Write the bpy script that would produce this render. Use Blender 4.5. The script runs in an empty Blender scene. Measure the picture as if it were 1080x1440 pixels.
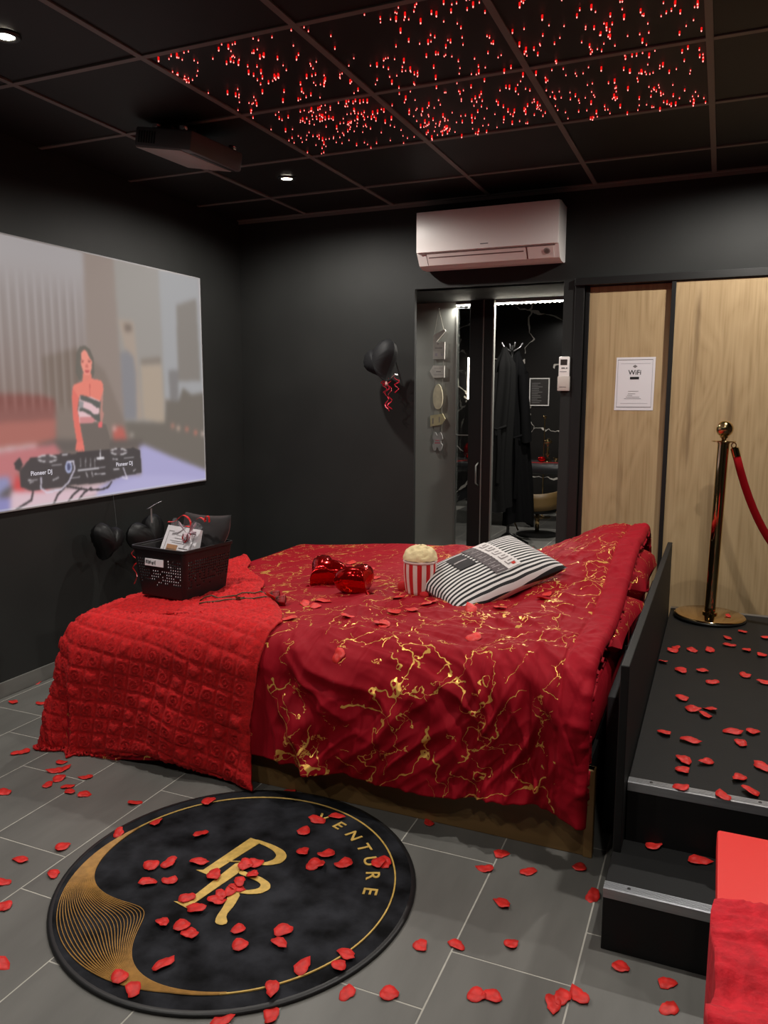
import bpy, bmesh, math, random
import numpy as np
from mathutils import Vector, Matrix, noise
from mathutils.bvhtree import BVHTree
random.seed(7)
SC = bpy.context.scene
COL = SC.collection
PI = math.pi
# ---------------------------------------------------------------- camera, world, exposure
cam = bpy.data.cameras.new('camera'); CAM = bpy.data.objects.new('camera', cam); COL.objects.link(CAM)
cam.sensor_fit = 'HORIZONTAL'; cam.sensor_width = 36; cam.lens = 36 * 1100 / 1080
_r = Vector((0.91938, 0.39337, 0.00120)); _u = Vector((-0.05781, 0.13208, 0.98955)); _f = Vector((-0.38910, 0.90984, -0.14417))
CAM.matrix_world = Matrix(((_r.x, _u.x, -_f.x, 0), (_r.y, _u.y, -_f.y, 0), (_r.z, _u.z, -_f.z, 1.38), (0, 0, 0, 1)))
cam.clip_start = .02
SC.camera = CAM
W = bpy.data.worlds.new('world'); SC.world = W; W.use_nodes = True
W.node_tree.nodes['Background'].inputs[0].default_value = (.02, .02, .02, 1)
SC.view_settings.view_transform = 'Standard'; SC.view_settings.look = 'None'
SC.view_settings.exposure = 0; SC.view_settings.gamma = 1
SC.view_settings.use_curve_mapping = False
DOWNLIGHT_W = 84      # ceiling spots of the room
ANNEX_W = 110          # added unseen spots of the room behind the doorway
LED_STR = 30

# ---------------------------------------------------------------- helpers
def lin(c):
    r = []
    for v in c[:3]:
        v = v / 255.
        r.append(v / 12.92 if v <= .04045 else ((v + .055) / 1.055) ** 2.4)
    return (r[0], r[1], r[2], 1)

def nodes_of(m):
    m.use_nodes = True
    nt = m.node_tree
    return nt, nt.nodes['Principled BSDF']

def M(name, rgb, rough=.5, metal=0, var=0, vscale=8, bump=0, bscale=40, coat=0, sheen=0, emit=None, estr=1, alpha=None, spec=None, trans=0, stretch=(1, 1, 1)):
    m = bpy.data.materials.new(name); nt, b = nodes_of(m); N = nt.nodes; L = nt.links
    c = lin(rgb)
    b.inputs['Base Color'].default_value = c; b.inputs['Roughness'].default_value = rough; b.inputs['Metallic'].default_value = metal
    if spec is not None: b.inputs['Specular IOR Level'].default_value = spec
    if coat: b.inputs['Coat Weight'].default_value = coat; b.inputs['Coat Roughness'].default_value = .08
    if sheen: b.inputs['Sheen Weight'].default_value = sheen; b.inputs['Sheen Tint'].default_value = (c[0] * .7 + .3, c[1] * .7 + .1, c[2] * .7 + .1, 1)
    if trans: b.inputs['Transmission Weight'].default_value = trans
    if alpha is not None: b.inputs['Alpha'].default_value = alpha
    if emit: b.inputs['Emission Color'].default_value = lin(emit); b.inputs['Emission Strength'].default_value = estr
    if var or bump:
        tc = N.new('ShaderNodeTexCoord'); mp = N.new('ShaderNodeMapping'); L.new(tc.outputs['Object'], mp.inputs[0]); mp.inputs['Scale'].default_value = stretch
    if var:
        n = N.new('ShaderNodeTexNoise'); n.inputs['Scale'].default_value = vscale; n.inputs['Detail'].default_value = 5
        L.new(mp.outputs[0], n.inputs['Vector'])
        mx = N.new('ShaderNodeMix'); mx.data_type = 'RGBA'
        mx.inputs[6].default_value = tuple(min(1, v * (1 - var)) for v in c[:3]) + (1,); mx.inputs[7].default_value = tuple(min(1, v * (1 + var)) for v in c[:3]) + (1,)
        mr = N.new('ShaderNodeMapRange'); mr.inputs[1].default_value = .33; mr.inputs[2].default_value = .67; L.new(n.outputs[0], mr.inputs[0]); L.new(mr.outputs[0], mx.inputs[0]); L.new(mx.outputs[2], b.inputs['Base Color'])
    if bump:
        n2 = N.new('ShaderNodeTexNoise'); n2.inputs['Scale'].default_value = bscale; n2.inputs['Detail'].default_value = 4
        L.new(mp.outputs[0], n2.inputs['Vector'])
        bp = N.new('ShaderNodeBump'); bp.inputs['Strength'].default_value = bump; bp.inputs['Distance'].default_value = .004
        L.new(n2.outputs[0], bp.inputs['Height']); L.new(bp.outputs[0], b.inputs['Normal'])
    return m

def emission_mat(name, rgb, s):
    m = bpy.data.materials.new(name); nt, b = nodes_of(m)
    b.inputs['Base Color'].default_value = (0, 0, 0, 1)
    b.inputs['Emission Color'].default_value = lin(rgb); b.inputs['Emission Strength'].default_value = s
    return m

def wood_mat():
    m = bpy.data.materials.new('oak_laminate'); nt, b = nodes_of(m); N = nt.nodes; L = nt.links
    tc = N.new('ShaderNodeTexCoord'); mp = N.new('ShaderNodeMapping'); mp.inputs['Scale'].default_value = (1, 1, .17)
    L.new(tc.outputs['Object'], mp.inputs[0])
    n1 = N.new('ShaderNodeTexNoise'); n1.inputs['Scale'].default_value = 4.2; n1.inputs['Detail'].default_value = 2; n1.inputs['Distortion'].default_value = .35
    L.new(mp.outputs[0], n1.inputs['Vector'])
    mm = N.new('ShaderNodeMath'); mm.operation = 'MULTIPLY'; mm.inputs[1].default_value = 30; L.new(n1.outputs[0], mm.inputs[0])
    fr = N.new('ShaderNodeMath'); fr.operation = 'PINGPONG'; fr.inputs[1].default_value = 1; L.new(mm.outputs[0], fr.inputs[0])
    mp2 = N.new('ShaderNodeMapping'); mp2.inputs['Scale'].default_value = (1, 1, .025); L.new(tc.outputs['Object'], mp2.inputs[0])
    n2 = N.new('ShaderNodeTexNoise'); n2.inputs['Scale'].default_value = 90; n2.inputs['Detail'].default_value = 4; L.new(mp2.outputs[0], n2.inputs['Vector'])
    mp3 = N.new('ShaderNodeMapping'); mp3.inputs['Scale'].default_value = (1, 1, .07); L.new(tc.outputs['Object'], mp3.inputs[0])
    n3 = N.new('ShaderNodeTexNoise'); n3.inputs['Scale'].default_value = 9; n3.inputs['Detail'].default_value = 6; L.new(mp3.outputs[0], n3.inputs['Vector'])
    cr = N.new('ShaderNodeValToRGB'); cr.color_ramp.elements[0].color = lin((134, 108, 74)); cr.color_ramp.elements[1].color = lin((196, 170, 132))
    e = cr.color_ramp.elements.new(.42); e.color = lin((174, 148, 110))
    a = N.new('ShaderNodeMath'); a.operation = 'MULTIPLY_ADD'; a.inputs[1].default_value = .20; L.new(fr.outputs[0], a.inputs[0])
    a2 = N.new('ShaderNodeMath'); a2.operation = 'MULTIPLY'; a2.inputs[1].default_value = .78; L.new(n2.outputs[0], a2.inputs[0]); L.new(a2.outputs[0], a.inputs[2])
    L.new(a.outputs[0], cr.inputs[0])
    # dark cracks with the grain
    lt = N.new('ShaderNodeMapRange'); lt.inputs[1].default_value = .60; lt.inputs[2].default_value = .68; L.new(n3.outputs[0], lt.inputs[0])
    n4 = N.new('ShaderNodeMath'); n4.operation = 'MULTIPLY'; n4.inputs[1].default_value = .55; L.new(lt.outputs[0], n4.inputs[0])
    mx = N.new('ShaderNodeMix'); mx.data_type = 'RGBA'; mx.inputs[7].default_value = lin((92, 68, 44)); L.new(n4.outputs[0], mx.inputs[0]); L.new(cr.outputs[0], mx.inputs[6])
    L.new(mx.outputs[2], b.inputs['Base Color']); b.inputs['Roughness'].default_value = .62; b.inputs['Specular IOR Level'].default_value = .3
    bp = N.new('ShaderNodeBump'); bp.inputs['Strength'].default_value = .12; bp.inputs['Distance'].default_value = .002; L.new(n2.outputs[0], bp.inputs['Height']); L.new(bp.outputs[0], b.inputs['Normal'])
    return m

def vein_nodes(nt, coord, scale, width, mask_lo, seed, distort=.5):
    N = nt.nodes; L = nt.links
    mp = N.new('ShaderNodeMapping'); mp.inputs['Location'].default_value = (seed, seed * 1.7, seed * .3); L.new(coord, mp.inputs[0])
    nz = N.new('ShaderNodeTexNoise'); nz.inputs['Scale'].default_value = scale * 1.6; nz.inputs['Detail'].default_value = 4; L.new(mp.outputs[0], nz.inputs['Vector'])
    sb = N.new('ShaderNodeVectorMath'); sb.operation = 'SUBTRACT'; sb.inputs[1].default_value = (.5, .5, .5); L.new(nz.outputs[1], sb.inputs[0])
    sc = N.new('ShaderNodeVectorMath'); sc.operation = 'SCALE'; sc.inputs['Scale'].default_value = distort; L.new(sb.outputs[0], sc.inputs[0])
    ad = N.new('ShaderNodeVectorMath'); ad.operation = 'ADD'; L.new(mp.outputs[0], ad.inputs[0]); L.new(sc.outputs[0], ad.inputs[1])
    vo = N.new('ShaderNodeTexVoronoi'); vo.feature = 'DISTANCE_TO_EDGE'; vo.inputs['Scale'].default_value = scale; L.new(ad.outputs[0], vo.inputs['Vector'])
    wn = N.new('ShaderNodeTexNoise'); wn.inputs['Scale'].default_value = scale * 5; wn.inputs['Detail'].default_value = 3; L.new(mp.outputs[0], wn.inputs['Vector'])
    wr = N.new('ShaderNodeMapRange'); wr.inputs[1].default_value = .42; wr.inputs[2].default_value = .72; wr.inputs[3].default_value = width * .25; wr.inputs[4].default_value = width * 2.2; L.new(wn.outputs[0], wr.inputs[0])
    ls = N.new('ShaderNodeMath'); ls.operation = 'LESS_THAN'; L.new(vo.outputs[0], ls.inputs[0]); L.new(wr.outputs[0], ls.inputs[1])
    mk = N.new('ShaderNodeTexNoise'); mk.inputs['Scale'].default_value = scale * .9; mk.inputs['Detail'].default_value = 3
    mp2 = N.new('ShaderNodeMapping'); mp2.inputs['Location'].default_value = (seed * 3.1, 5, 2); L.new(coord, mp2.inputs[0]); L.new(mp2.outputs[0], mk.inputs['Vector'])
    gt = N.new('ShaderNodeMath'); gt.operation = 'GREATER_THAN'; gt.inputs[1].default_value = mask_lo; L.new(mk.outputs[0], gt.inputs[0])
    mu = N.new('ShaderNodeMath'); mu.operation = 'MULTIPLY'; L.new(ls.outputs[0], mu.inputs[0]); L.new(gt.outputs[0], mu.inputs[1])
    return mu.outputs[0]

def duvet_mat(uv=True):
    m = bpy.data.materials.new('red_marbled_cotton'); nt, b = nodes_of(m); N = nt.nodes; L = nt.links
    tc = N.new('ShaderNodeTexCoord'); co = tc.outputs['UV'] if uv else tc.outputs['Object']
    v1 = vein_nodes(nt, co, 2.9, .0085, .44, 3.3, .45); v2 = vein_nodes(nt, co, 4.6, .0085, .47, 8.1, .34); v3 = vein_nodes(nt, co, 7.5, .010, .56, 5.7, .2)
    mxv = N.new('ShaderNodeMath'); mxv.operation = 'MAXIMUM'; L.new(v1, mxv.inputs[0]); L.new(v2, mxv.inputs[1]); mxw = N.new('ShaderNodeMath'); mxw.operation = 'MAXIMUM'; L.new(mxv.outputs[0], mxw.inputs[0]); L.new(v3, mxw.inputs[1]); mxv = mxw
    nz = N.new('ShaderNodeTexNoise'); nz.inputs['Scale'].default_value = 6; L.new(co, nz.inputs['Vector'])
    rd = N.new('ShaderNodeMix'); rd.data_type = 'RGBA'; rd.inputs[6].default_value = lin((138, 3, 22)); rd.inputs[7].default_value = lin((156, 5, 27)); L.new(nz.outputs[0], rd.inputs[0])
    mx = N.new('ShaderNodeMix'); mx.data_type = 'RGBA'; mx.inputs[7].default_value = lin((232, 180, 92)); L.new(mxv.outputs[0], mx.inputs[0]); L.new(rd.outputs[2], mx.inputs[6])
    L.new(mx.outputs[2], b.inputs['Base Color'])
    me = N.new('ShaderNodeMath'); me.operation = 'MULTIPLY'; me.inputs[1].default_value = .45; L.new(mxv.outputs[0], me.inputs[0]); L.new(me.outputs[0], b.inputs['Metallic'])
    ro = N.new('ShaderNodeMapRange'); b.inputs['Specular IOR Level'].default_value = .18; ro.inputs[3].default_value = .75; ro.inputs[4].default_value = .33; L.new(mxv.outputs[0], ro.inputs[0]); L.new(ro.outputs[0], b.inputs['Roughness'])
    n2 = N.new('ShaderNodeTexNoise'); n2.noise_type = 'RIDGED_MULTIFRACTAL'; n2.inputs['Scale'].default_value = 9; n2.inputs['Detail'].default_value = 4; n2.inputs['Distortion'].default_value = .5; L.new(co, n2.inputs['Vector'])
    bp = N.new('ShaderNodeBump'); bp.inputs['Strength'].default_value = .8; bp.inputs['Distance'].default_value = .010
    n5 = N.new('ShaderNodeTexNoise'); n5.noise_type = 'RIDGED_MULTIFRACTAL'; n5.inputs['Scale'].default_value = 1; n5.inputs['Detail'].default_value = 3; n5.inputs['Distortion'].default_value = .8
    mpb = N.new('ShaderNodeMapping'); mpb.inputs['Rotation'].default_value = (0, 0, math.radians(45)); mpb.inputs['Scale'].default_value = (26, 6, 1); L.new(co, mpb.inputs[0]); L.new(mpb.outputs[0], n5.inputs['Vector'])
    adb = N.new('ShaderNodeMath'); adb.operation = 'ADD'; L.new(n2.outputs[0], adb.inputs[0]); L.new(n5.outputs[0], adb.inputs[1]); L.new(adb.outputs[0], bp.inputs['Height']); L.new(bp.outputs[0], b.inputs['Normal'])
    return m

def marble_mat():
    m = bpy.data.materials.new('black_marble'); nt, b = nodes_of(m); N = nt.nodes; L = nt.links
    tc = N.new('ShaderNodeTexCoord'); v = vein_nodes(nt, tc.outputs['Object'], 1.3, .010, .44, 1.3, .5)
    mx = N.new('ShaderNodeMix'); mx.data_type = 'RGBA'; mx.inputs[6].default_value = lin((30, 28, 27)); mx.inputs[7].default_value = lin((196, 190, 182)); L.new(v, mx.inputs[0]); L.new(mx.outputs[2], b.inputs['Base Color'])
    b.inputs['Roughness'].default_value = .22
    return m

class MB:
    """collects shapes into one mesh"""
    def __init__(s): s.v = []; s.f = []
    def add(s, vs, fs):
        k = len(s.v); s.v += [tuple(p) for p in vs]; s.f += [tuple(i + k for i in f) for f in fs]; return s
    def box(s, x0, x1, y0, y1, z0, z1, bev=0, mat=None):
        bm = bmesh.new(); bmesh.ops.create_cube(bm, size=1)
        for v in bm.verts: v.co = Vector(((x0 + x1) / 2 + v.co.x * (x1 - x0), (y0 + y1) / 2 + v.co.y * (y1 - y0), (z0 + z1) / 2 + v.co.z * (z1 - z0)))
        if bev: bmesh.ops.bevel(bm, geom=bm.edges[:] + bm.verts[:], offset=bev, segments=2, affect='EDGES', profile=.5)
        return s.bm(bm, mat)
    def bm(s, bm, mat=None):
        if mat is not None: bm.transform(mat)
        bm.verts.index_update(); s.add([v.co[:] for v in bm.verts], [[v.index for v in f.verts] for f in bm.faces]); bm.free(); return s
    def tube(s, pts, r, n=8, cap=True):
        pts = [Vector(p) for p in pts]; k = len(pts); rs = r if isinstance(r, (list, tuple)) else [r] * k
        vs = []; fs = []; prev = None
        for i, p in enumerate(pts):
            t = (pts[min(i + 1, k - 1)] - pts[max(i - 1, 0)]).normalized()
            if prev is None:
                a = Vector((0, 0, 1)) if abs(t.z) < .9 else Vector((1, 0, 0)); u = t.cross(a).normalized()
            else: u = (prev - t * prev.dot(t)).normalized()
            prev = u; w = t.cross(u)
            for j in range(n):
                an = 2 * PI * j / n; vs.append(p + (u * math.cos(an) + w * math.sin(an)) * rs[i])
        for i in range(k - 1):
            for j in range(n): fs.append((i * n + j, i * n + (j + 1) % n, (i + 1) * n + (j + 1) % n, (i + 1) * n + j))
        if cap: fs.append(tuple(range(n))[::-1]); fs.append(tuple((k - 1) * n + j for j in range(n)))
        return s.add(vs, fs)
    def ribbon(s, pts, wdir, w, th=.0008):
        pts = [Vector(p) for p in pts]; wd = [Vector(q) for q in wdir] if isinstance(wdir, list) else [Vector(wdir)] * len(pts)
        vs = []; fs = []
        for i, p in enumerate(pts):
            t = (pts[min(i + 1, len(pts) - 1)] - pts[max(i - 1, 0)]).normalized(); a = wd[i].normalized(); nn = t.cross(a)
            if nn.length < 1e-4: nn = Vector((0, 0, 1))
            nn.normalize()
            vs += [p - a * w / 2 - nn * th, p + a * w / 2 - nn * th, p + a * w / 2 + nn * th, p - a * w / 2 + nn * th]
        for i in range(len(pts) - 1):
            for j in range(4): fs.append((i * 4 + j, i * 4 + (j + 1) % 4, i * 4 + 4 + (j + 1) % 4, i * 4 + 4 + j))
        k = len(vs); fs += [(3, 2, 1, 0), (k - 4, k - 3, k - 2, k - 1)]
        return s.add(vs, fs)
    def lathe(s, prof, n=24, c=(0, 0, 0), sx=1, sy=1, lo=True, hi=True):
        vs = []; fs = []
        for r, z in prof:
            for j in range(n):
                a = 2 * PI * j / n; vs.append((c[0] + r * math.cos(a) * sx, c[1] + r * math.sin(a) * sy, c[2] + z))
        for i in range(len(prof) - 1):
            for j in range(n): fs.append((i * n + j, i * n + (j + 1) % n, (i + 1) * n + (j + 1) % n, (i + 1) * n + j))
        if lo: fs.append(tuple(range(n))[::-1])
        if hi: fs.append(tuple((len(prof) - 1) * n + j for j in range(n)))
        return s.add(vs, fs)
    def sphere(s, c, r, sc=(1, 1, 1), u=16, v=10):
        bm = bmesh.new(); bmesh.ops.create_uvsphere(bm, u_segments=u, v_segments=v, radius=r)
        for q in bm.verts: q.co = Vector((c[0] + q.co.x * sc[0], c[1] + q.co.y * sc[1], c[2] + q.co.z * sc[2]))
        return s.bm(bm)
    def prism(s, pts, axis, a0, a1):
        """polygon pts (2-D) extruded along axis 'x','y','z' from a0 to a1"""
        def mk(p, a): return {'x': (a, p[0], p[1]), 'y': (p[0], a, p[1]), 'z': (p[0], p[1], a)}[axis]
        n = len(pts); vs = [mk(p, a0) for p in pts] + [mk(p, a1) for p in pts]
        fs = [tuple(range(n))[::-1], tuple(range(n, 2 * n))] + [(i, (i + 1) % n, n + (i + 1) % n, n + i) for i in range(n)]
        return s.add(vs, fs)
    def grid(s, fn, nu, nv, wrap=False):
        vs = [fn(i / (nu - (0 if wrap else 1)), j / (nv - 1)) for j in range(nv) for i in range(nu)]; fs = []
        for j in range(nv - 1):
            for i in range(nu if wrap else nu - 1):
                i2 = (i + 1) % nu; fs.append((j * nu + i, j * nu + i2, (j + 1) * nu + i2, (j + 1) * nu + i))
        return s.add(vs, fs)
    def build(s, name, mat, parent=None, smooth=False, world=True, normals=True):
        me = bpy.data.meshes.new(name); me.from_pydata(s.v, [], s.f)
        if normals:
            bm = bmesh.new(); bm.from_mesh(me); bmesh.ops.recalc_face_normals(bm, faces=bm.faces); bm.to_mesh(me); bm.free()
        me.materials.append(mat)
        if smooth:
            for p in me.polygons: p.use_smooth = True
        o = bpy.data.objects.new(name, me); COL.objects.link(o)
        if smooth == 'auto':
            try: me.set_sharp_from_angle(angle=math.radians(40))
            except Exception: pass
        if parent: put(o, parent, world)
        return o

def root_mat(o): return Matrix.LocRotScale(o.location, o.rotation_euler, o.scale)
def put(o, parent, world=True):
    o.parent = parent
    if world:
        m = root_mat(parent)
        p = parent.parent
        if p: m = root_mat(p) @ parent.matrix_parent_inverse @ m
        o.matrix_parent_inverse = m.inverted()
def tag(o, label=None, cat=None, group=None, kind=None):
    if label: o['label'] = label
    if cat: o['category'] = cat
    if group: o['group'] = group
    if kind: o['kind'] = kind
    return o
def thing(name, label, cat, loc=(0, 0, 0), rz=0, group=None):
    o = bpy.data.objects.new(name, None); COL.objects.link(o); o.location = loc; o.rotation_euler = (0, 0, rz); o.empty_display_size = .05
    return tag(o, label, cat, group)
def copy_tree(o, parent=None):
    c = o.copy(); COL.objects.link(c); c.parent = parent
    for ch in o.children: copy_tree(ch, c)
    return c
def text_obj(name, s, size, mat, parent, matrix, extrude=.0004, spacing=1):
    cu = bpy.data.curves.new(name, 'FONT'); cu.body = s; cu.size = size; cu.align_x = 'CENTER'; cu.align_y = 'CENTER'; cu.extrude = extrude; cu.space_character = spacing; cu.offset = size * .012
    t = bpy.data.objects.new(name, cu); me = bpy.data.meshes.new_from_object(t); bpy.data.objects.remove(t)
    me.transform(matrix); me.materials.clear(); me.materials.append(mat)
    o = bpy.data.objects.new(name, me); COL.objects.link(o)
    if parent: put(o, parent)
    return o
def sm(a, b, x):
    t = max(0., min(1., (x - a) / (b - a))); return t * t * (3 - 2 * t)
# matrices that turn flat xy lettering onto walls
def on_back(x, y, z, roll=0): return Matrix.Translation((x, y, z)) @ Matrix.Rotation(PI / 2, 4, 'X') @ Matrix.Rotation(roll, 4, 'Z')
def on_left(x, y, z, roll=0): return Matrix.Translation((x, y, z)) @ Matrix.Rotation(PI / 2, 4, 'Z') @ Matrix.Rotation(PI / 2, 4, 'X') @ Matrix.Rotation(roll, 4, 'Z')

# ---------------------------------------------------------------- materials
m_wall = M('black_wall_paint', (37, 38, 37), .62, var=.12, vscale=3, bump=.05, bscale=120, spec=.3)
m_ceil = M('black_ceiling_panel', (30, 29, 28), .55, var=.1, vscale=5, bump=.05, bscale=200, spec=.25)
m_bar = M('dark_grid_bar', (112, 108, 104), .5)
m_grout = M('grey_grout', (178, 175, 166), .85, var=.1, vscale=30)
m_tile = M('slate_grey_tile', (107, 106, 102), .42, var=.13, vscale=9, bump=.12, bscale=60, stretch=(1, .25, 1), spec=.35)
m_wood = wood_mat()
m_black = M('satin_black', (24, 24, 24), .4)
m_matte = M('matte_black_board', (20, 20, 20), .62, var=.1, vscale=12, bump=.06, bscale=150, spec=.3)
m_alu = M('brushed_aluminium', (170, 172, 176), .38, metal=.9, var=.08, vscale=60, stretch=(.1, 3, 3))
m_white = M('white_plastic', (248, 242, 239), .38)
m_white2 = M('white_plastic_bounce', (242, 232, 228), .4)  # same plastic, pinker and darker: red bounce from the bed put into the colour
m_grey = M('grey_print', (120, 116, 116), .6)
m_ink = M('black_ink', (22, 20, 22), .6)
m_paper = M('white_paper', (226, 222, 226), .75)
m_gold = M('polished_gold', (216, 186, 134), .07, metal=1)
m_gold_print = M('gold_print', (216, 178, 92), .6, var=.15, vscale=60)
m_gold_fade = M('copper_gold_print', (166, 122, 58), .6, var=.2, vscale=40)
m_petal = M('red_satin_petal', (214, 40, 34), .55, var=.2, vscale=50, sheen=.1)
m_velvet = M('red_velvet', (124, 2, 10), .9, sheen=.08, spec=.1, bump=.15, bscale=400)
m_foil = M('red_foil', (190, 8, 12), .12, metal=.85, bump=.12, bscale=18)
m_blackfoil = M('black_foil', (16, 16, 17), .48, spec=.3, bump=.2, bscale=22)
m_ribbon = M('red_ribbon', (200, 26, 28), .3, coat=.4)
m_rib2 = M('crimson_ribbon', (214, 30, 60), .3, coat=.4)
m_silver = M('silver', (210, 208, 210), .25, metal=.9)
m_duvet = duvet_mat(True)
m_pcase = duvet_mat(False)
m_plain = M('plain_red_cotton', (152, 5, 27), .75, var=.06, vscale=20, bump=.4, bscale=45, spec=.18)
m_throw = M('red_plush', (188, 9, 14), .9, var=.22, vscale=70, bump=.5, bscale=160, sheen=.12)
m_bedwood = M('brown_bed_board', (118, 90, 52), .55, var=.12, vscale=6, stretch=(.3, 1, 4))
m_mattress = M('mattress_ticking', (205, 200, 195), .8)
m_uphol = M('black_upholstery', (34, 34, 36), .55, var=.1, vscale=25, bump=.15, bscale=200)
m_rug = M('black_plush_rug', (34, 35, 39), .9, var=.85, vscale=10, bump=1.0, bscale=14, spec=.15)
m_rugedge = M('black_rug_edge', (26, 26, 27), .45)
m_green = M('leaf_green', (58, 62, 36), .6)
m_marble = marble_mat()
m_partition = M('grey_partition', (140, 142, 137), .6)
m_coat = M('black_towelling', (14, 14, 15), .9, spec=.1, bump=.3, bscale=90)
m_vinyl = M('red_vinyl', (226, 44, 42), .45, bump=.05, bscale=90)
# ================================================================ THE ROOM
BW = 4.57            # face of the back wall
LW = -3.0            # face of the left wall
RW = 2.3; FW = -1.6; CZ = 2.53
S = 'structure'
fl = MB().box(-3.2, RW + .1, FW - .1, 9.8, -.10, -.0008).build('floor', m_grout); tag(fl, 'dark grey slate floor tiles laid in staggered bond with pale grout', kind=S)
# tiles: columns run away from the camera
PX, PY = .3015, .611
joints = {0: 1.715, 1: 1.509, 2: 1.30, 3: 1.90, 4: 1.476, 5: 1.643, 6: 2.033, 7: 2.234, -1: 1.921, -2: 1.62, 8: 1.8}
tm = MB().box(-PX / 2 + .0022, PX / 2 - .0022, -PY / 2 + .0022, PY / 2 - .0022, -.008, 0, .0006)
tile0 = tm.build('tile', m_tile, fl)
first = True
for k in range(-3, 9):
    cx = -.246 - PX * k - PX / 2
    j = joints.get(k, 1.4)
    lo, hi = (.3, 4.62) if k >= -2 else (.3, 4.6)
    y = j - PY * 4 + PY / 2
    while y < 9.6:
        far = y > 4.6
        if y > .2 and (not far or -3.2 < cx < -.5):
            o = tile0 if first else tile0.copy()
            if not first: COL.objects.link(o)
            first = False; o.location = (cx, y, 0)
        y += PY
yq = 1.06
while yq < 4.6:
    MB().box(-2.997, -2.9625, yq + .002, yq + PY - .002, -.008, 0, .0006).build('tile', m_tile, fl); yq += PY
near = MB().box(-3.1, RW, FW, .2, -.01, -.0005).build('floor_behind', m_tile); tag(near, kind=S)
near2 = MB().box(.64, RW, .2, 4.7, -.01, -.0005).build('floor_beside', m_tile); tag(near2, kind=S)

# walls
OX0, OX1, OZ = -1.752, -.855, 2.033       # doorway
DX0 = -.735                                # sliding doors start
b = MB().box(LW - .1, OX0, BW, BW + .03, 0, 2.7).box(OX1, DX0 - .03, BW, BW + .1, 0, 2.7).box(OX0, OX1, BW, BW + .1, OZ, 2.7).box(DX0 - .03, RW + .1, BW, BW + .1, 2.03, 2.7)
wb = tag(b.build('wall_back', m_wall), 'matt black back wall with the doorway and sliding doors', kind=S)
tag(MB().box(LW - .1, LW, FW - .1, BW + .1, 0, 2.7).build('wall_left', m_wall), 'matt black left wall with the projection screen', kind=S)
tag(MB().box(RW, RW + .1, FW - .1, BW + .2, 0, 2.7).build('wall_right', m_wall), 'black right wall outside the picture', kind=S)
tag(MB().box(LW - .1, RW + .1, FW - .1, FW, 0, 2.7).build('wall_front', m_wall), 'black wall behind the camera', kind=S)
# skirting: a course of dark tile pieces
sk = tag(MB().box(LW, LW + .004, FW, BW, 0, .07).build('baseboard_left', m_grout), 'dark tile skirting along the left wall', kind=S)
skm = MB().box(LW + .002, LW + .012, -.3035, .3035, .001, .072, .001)
s0 = skm.build('skirting_tile', m_tile, sk); yy = -1.2; fst = True
while yy < BW:
    o = s0 if fst else s0.copy()
    if not fst: COL.objects.link(o)
    o.location = (0, yy + .16, 0); yy += .61; fst = False
# ceiling with grid
ce = tag(MB().box(LW - .1, RW + .1, FW - .1, BW + .1, CZ + .02, CZ + .12).build('ceiling', m_ceil), 'black suspended ceiling of square panels in a dark grid', kind=S)
GX = [-.104 + .5965 * k for k in range(-5, 5)]; GX = [LW] + [x for x in GX if x > LW + .1 and x < RW - .1] + [RW]
GY = [2.313 + .606 * k for k in range(-6, 4)]; GY = [y for y in GY if y > FW + .1] ; GY = [FW] + GY + [BW]
STAR = lambda x, y: -1.9 < x < -.1 and 2.31 < y < 3.53
for i in range(len(GX) - 1):
    for j in range(len(GY) - 1):
        xm, ym = (GX[i] + GX[i + 1]) / 2, (GY[j] + GY[j + 1]) / 2
        if STAR(xm, ym): continue
        dz = random.uniform(0, .003)
        MB().box(GX[i] + .011, GX[i + 1] - .011, GY[j] + .011, GY[j + 1] - .011, CZ + .004 + dz, CZ + .016).build('ceiling_panel', m_ceil, ce)
for x in GX[1:-1]: MB().box(x - .012, x + .012, FW, BW, CZ - .001, CZ + .008, .001).build('grid_bar', m_bar, ce)
for y in GY[1:-1]: MB().box(LW, RW, y - .012, y + .012, CZ - .0004, CZ + .008, .001).build('grid_bar', m_bar, ce)
tr = tag(MB().box(LW, RW, BW - .022, BW - .0005, CZ - .002, CZ + .006, .001).box(LW, RW, BW - .003, BW - .0005, CZ - .02, CZ, .0005).build('trim_1', m_bar), 'thin metal edge angle where ceiling meets the back wall', kind=S)

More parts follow.
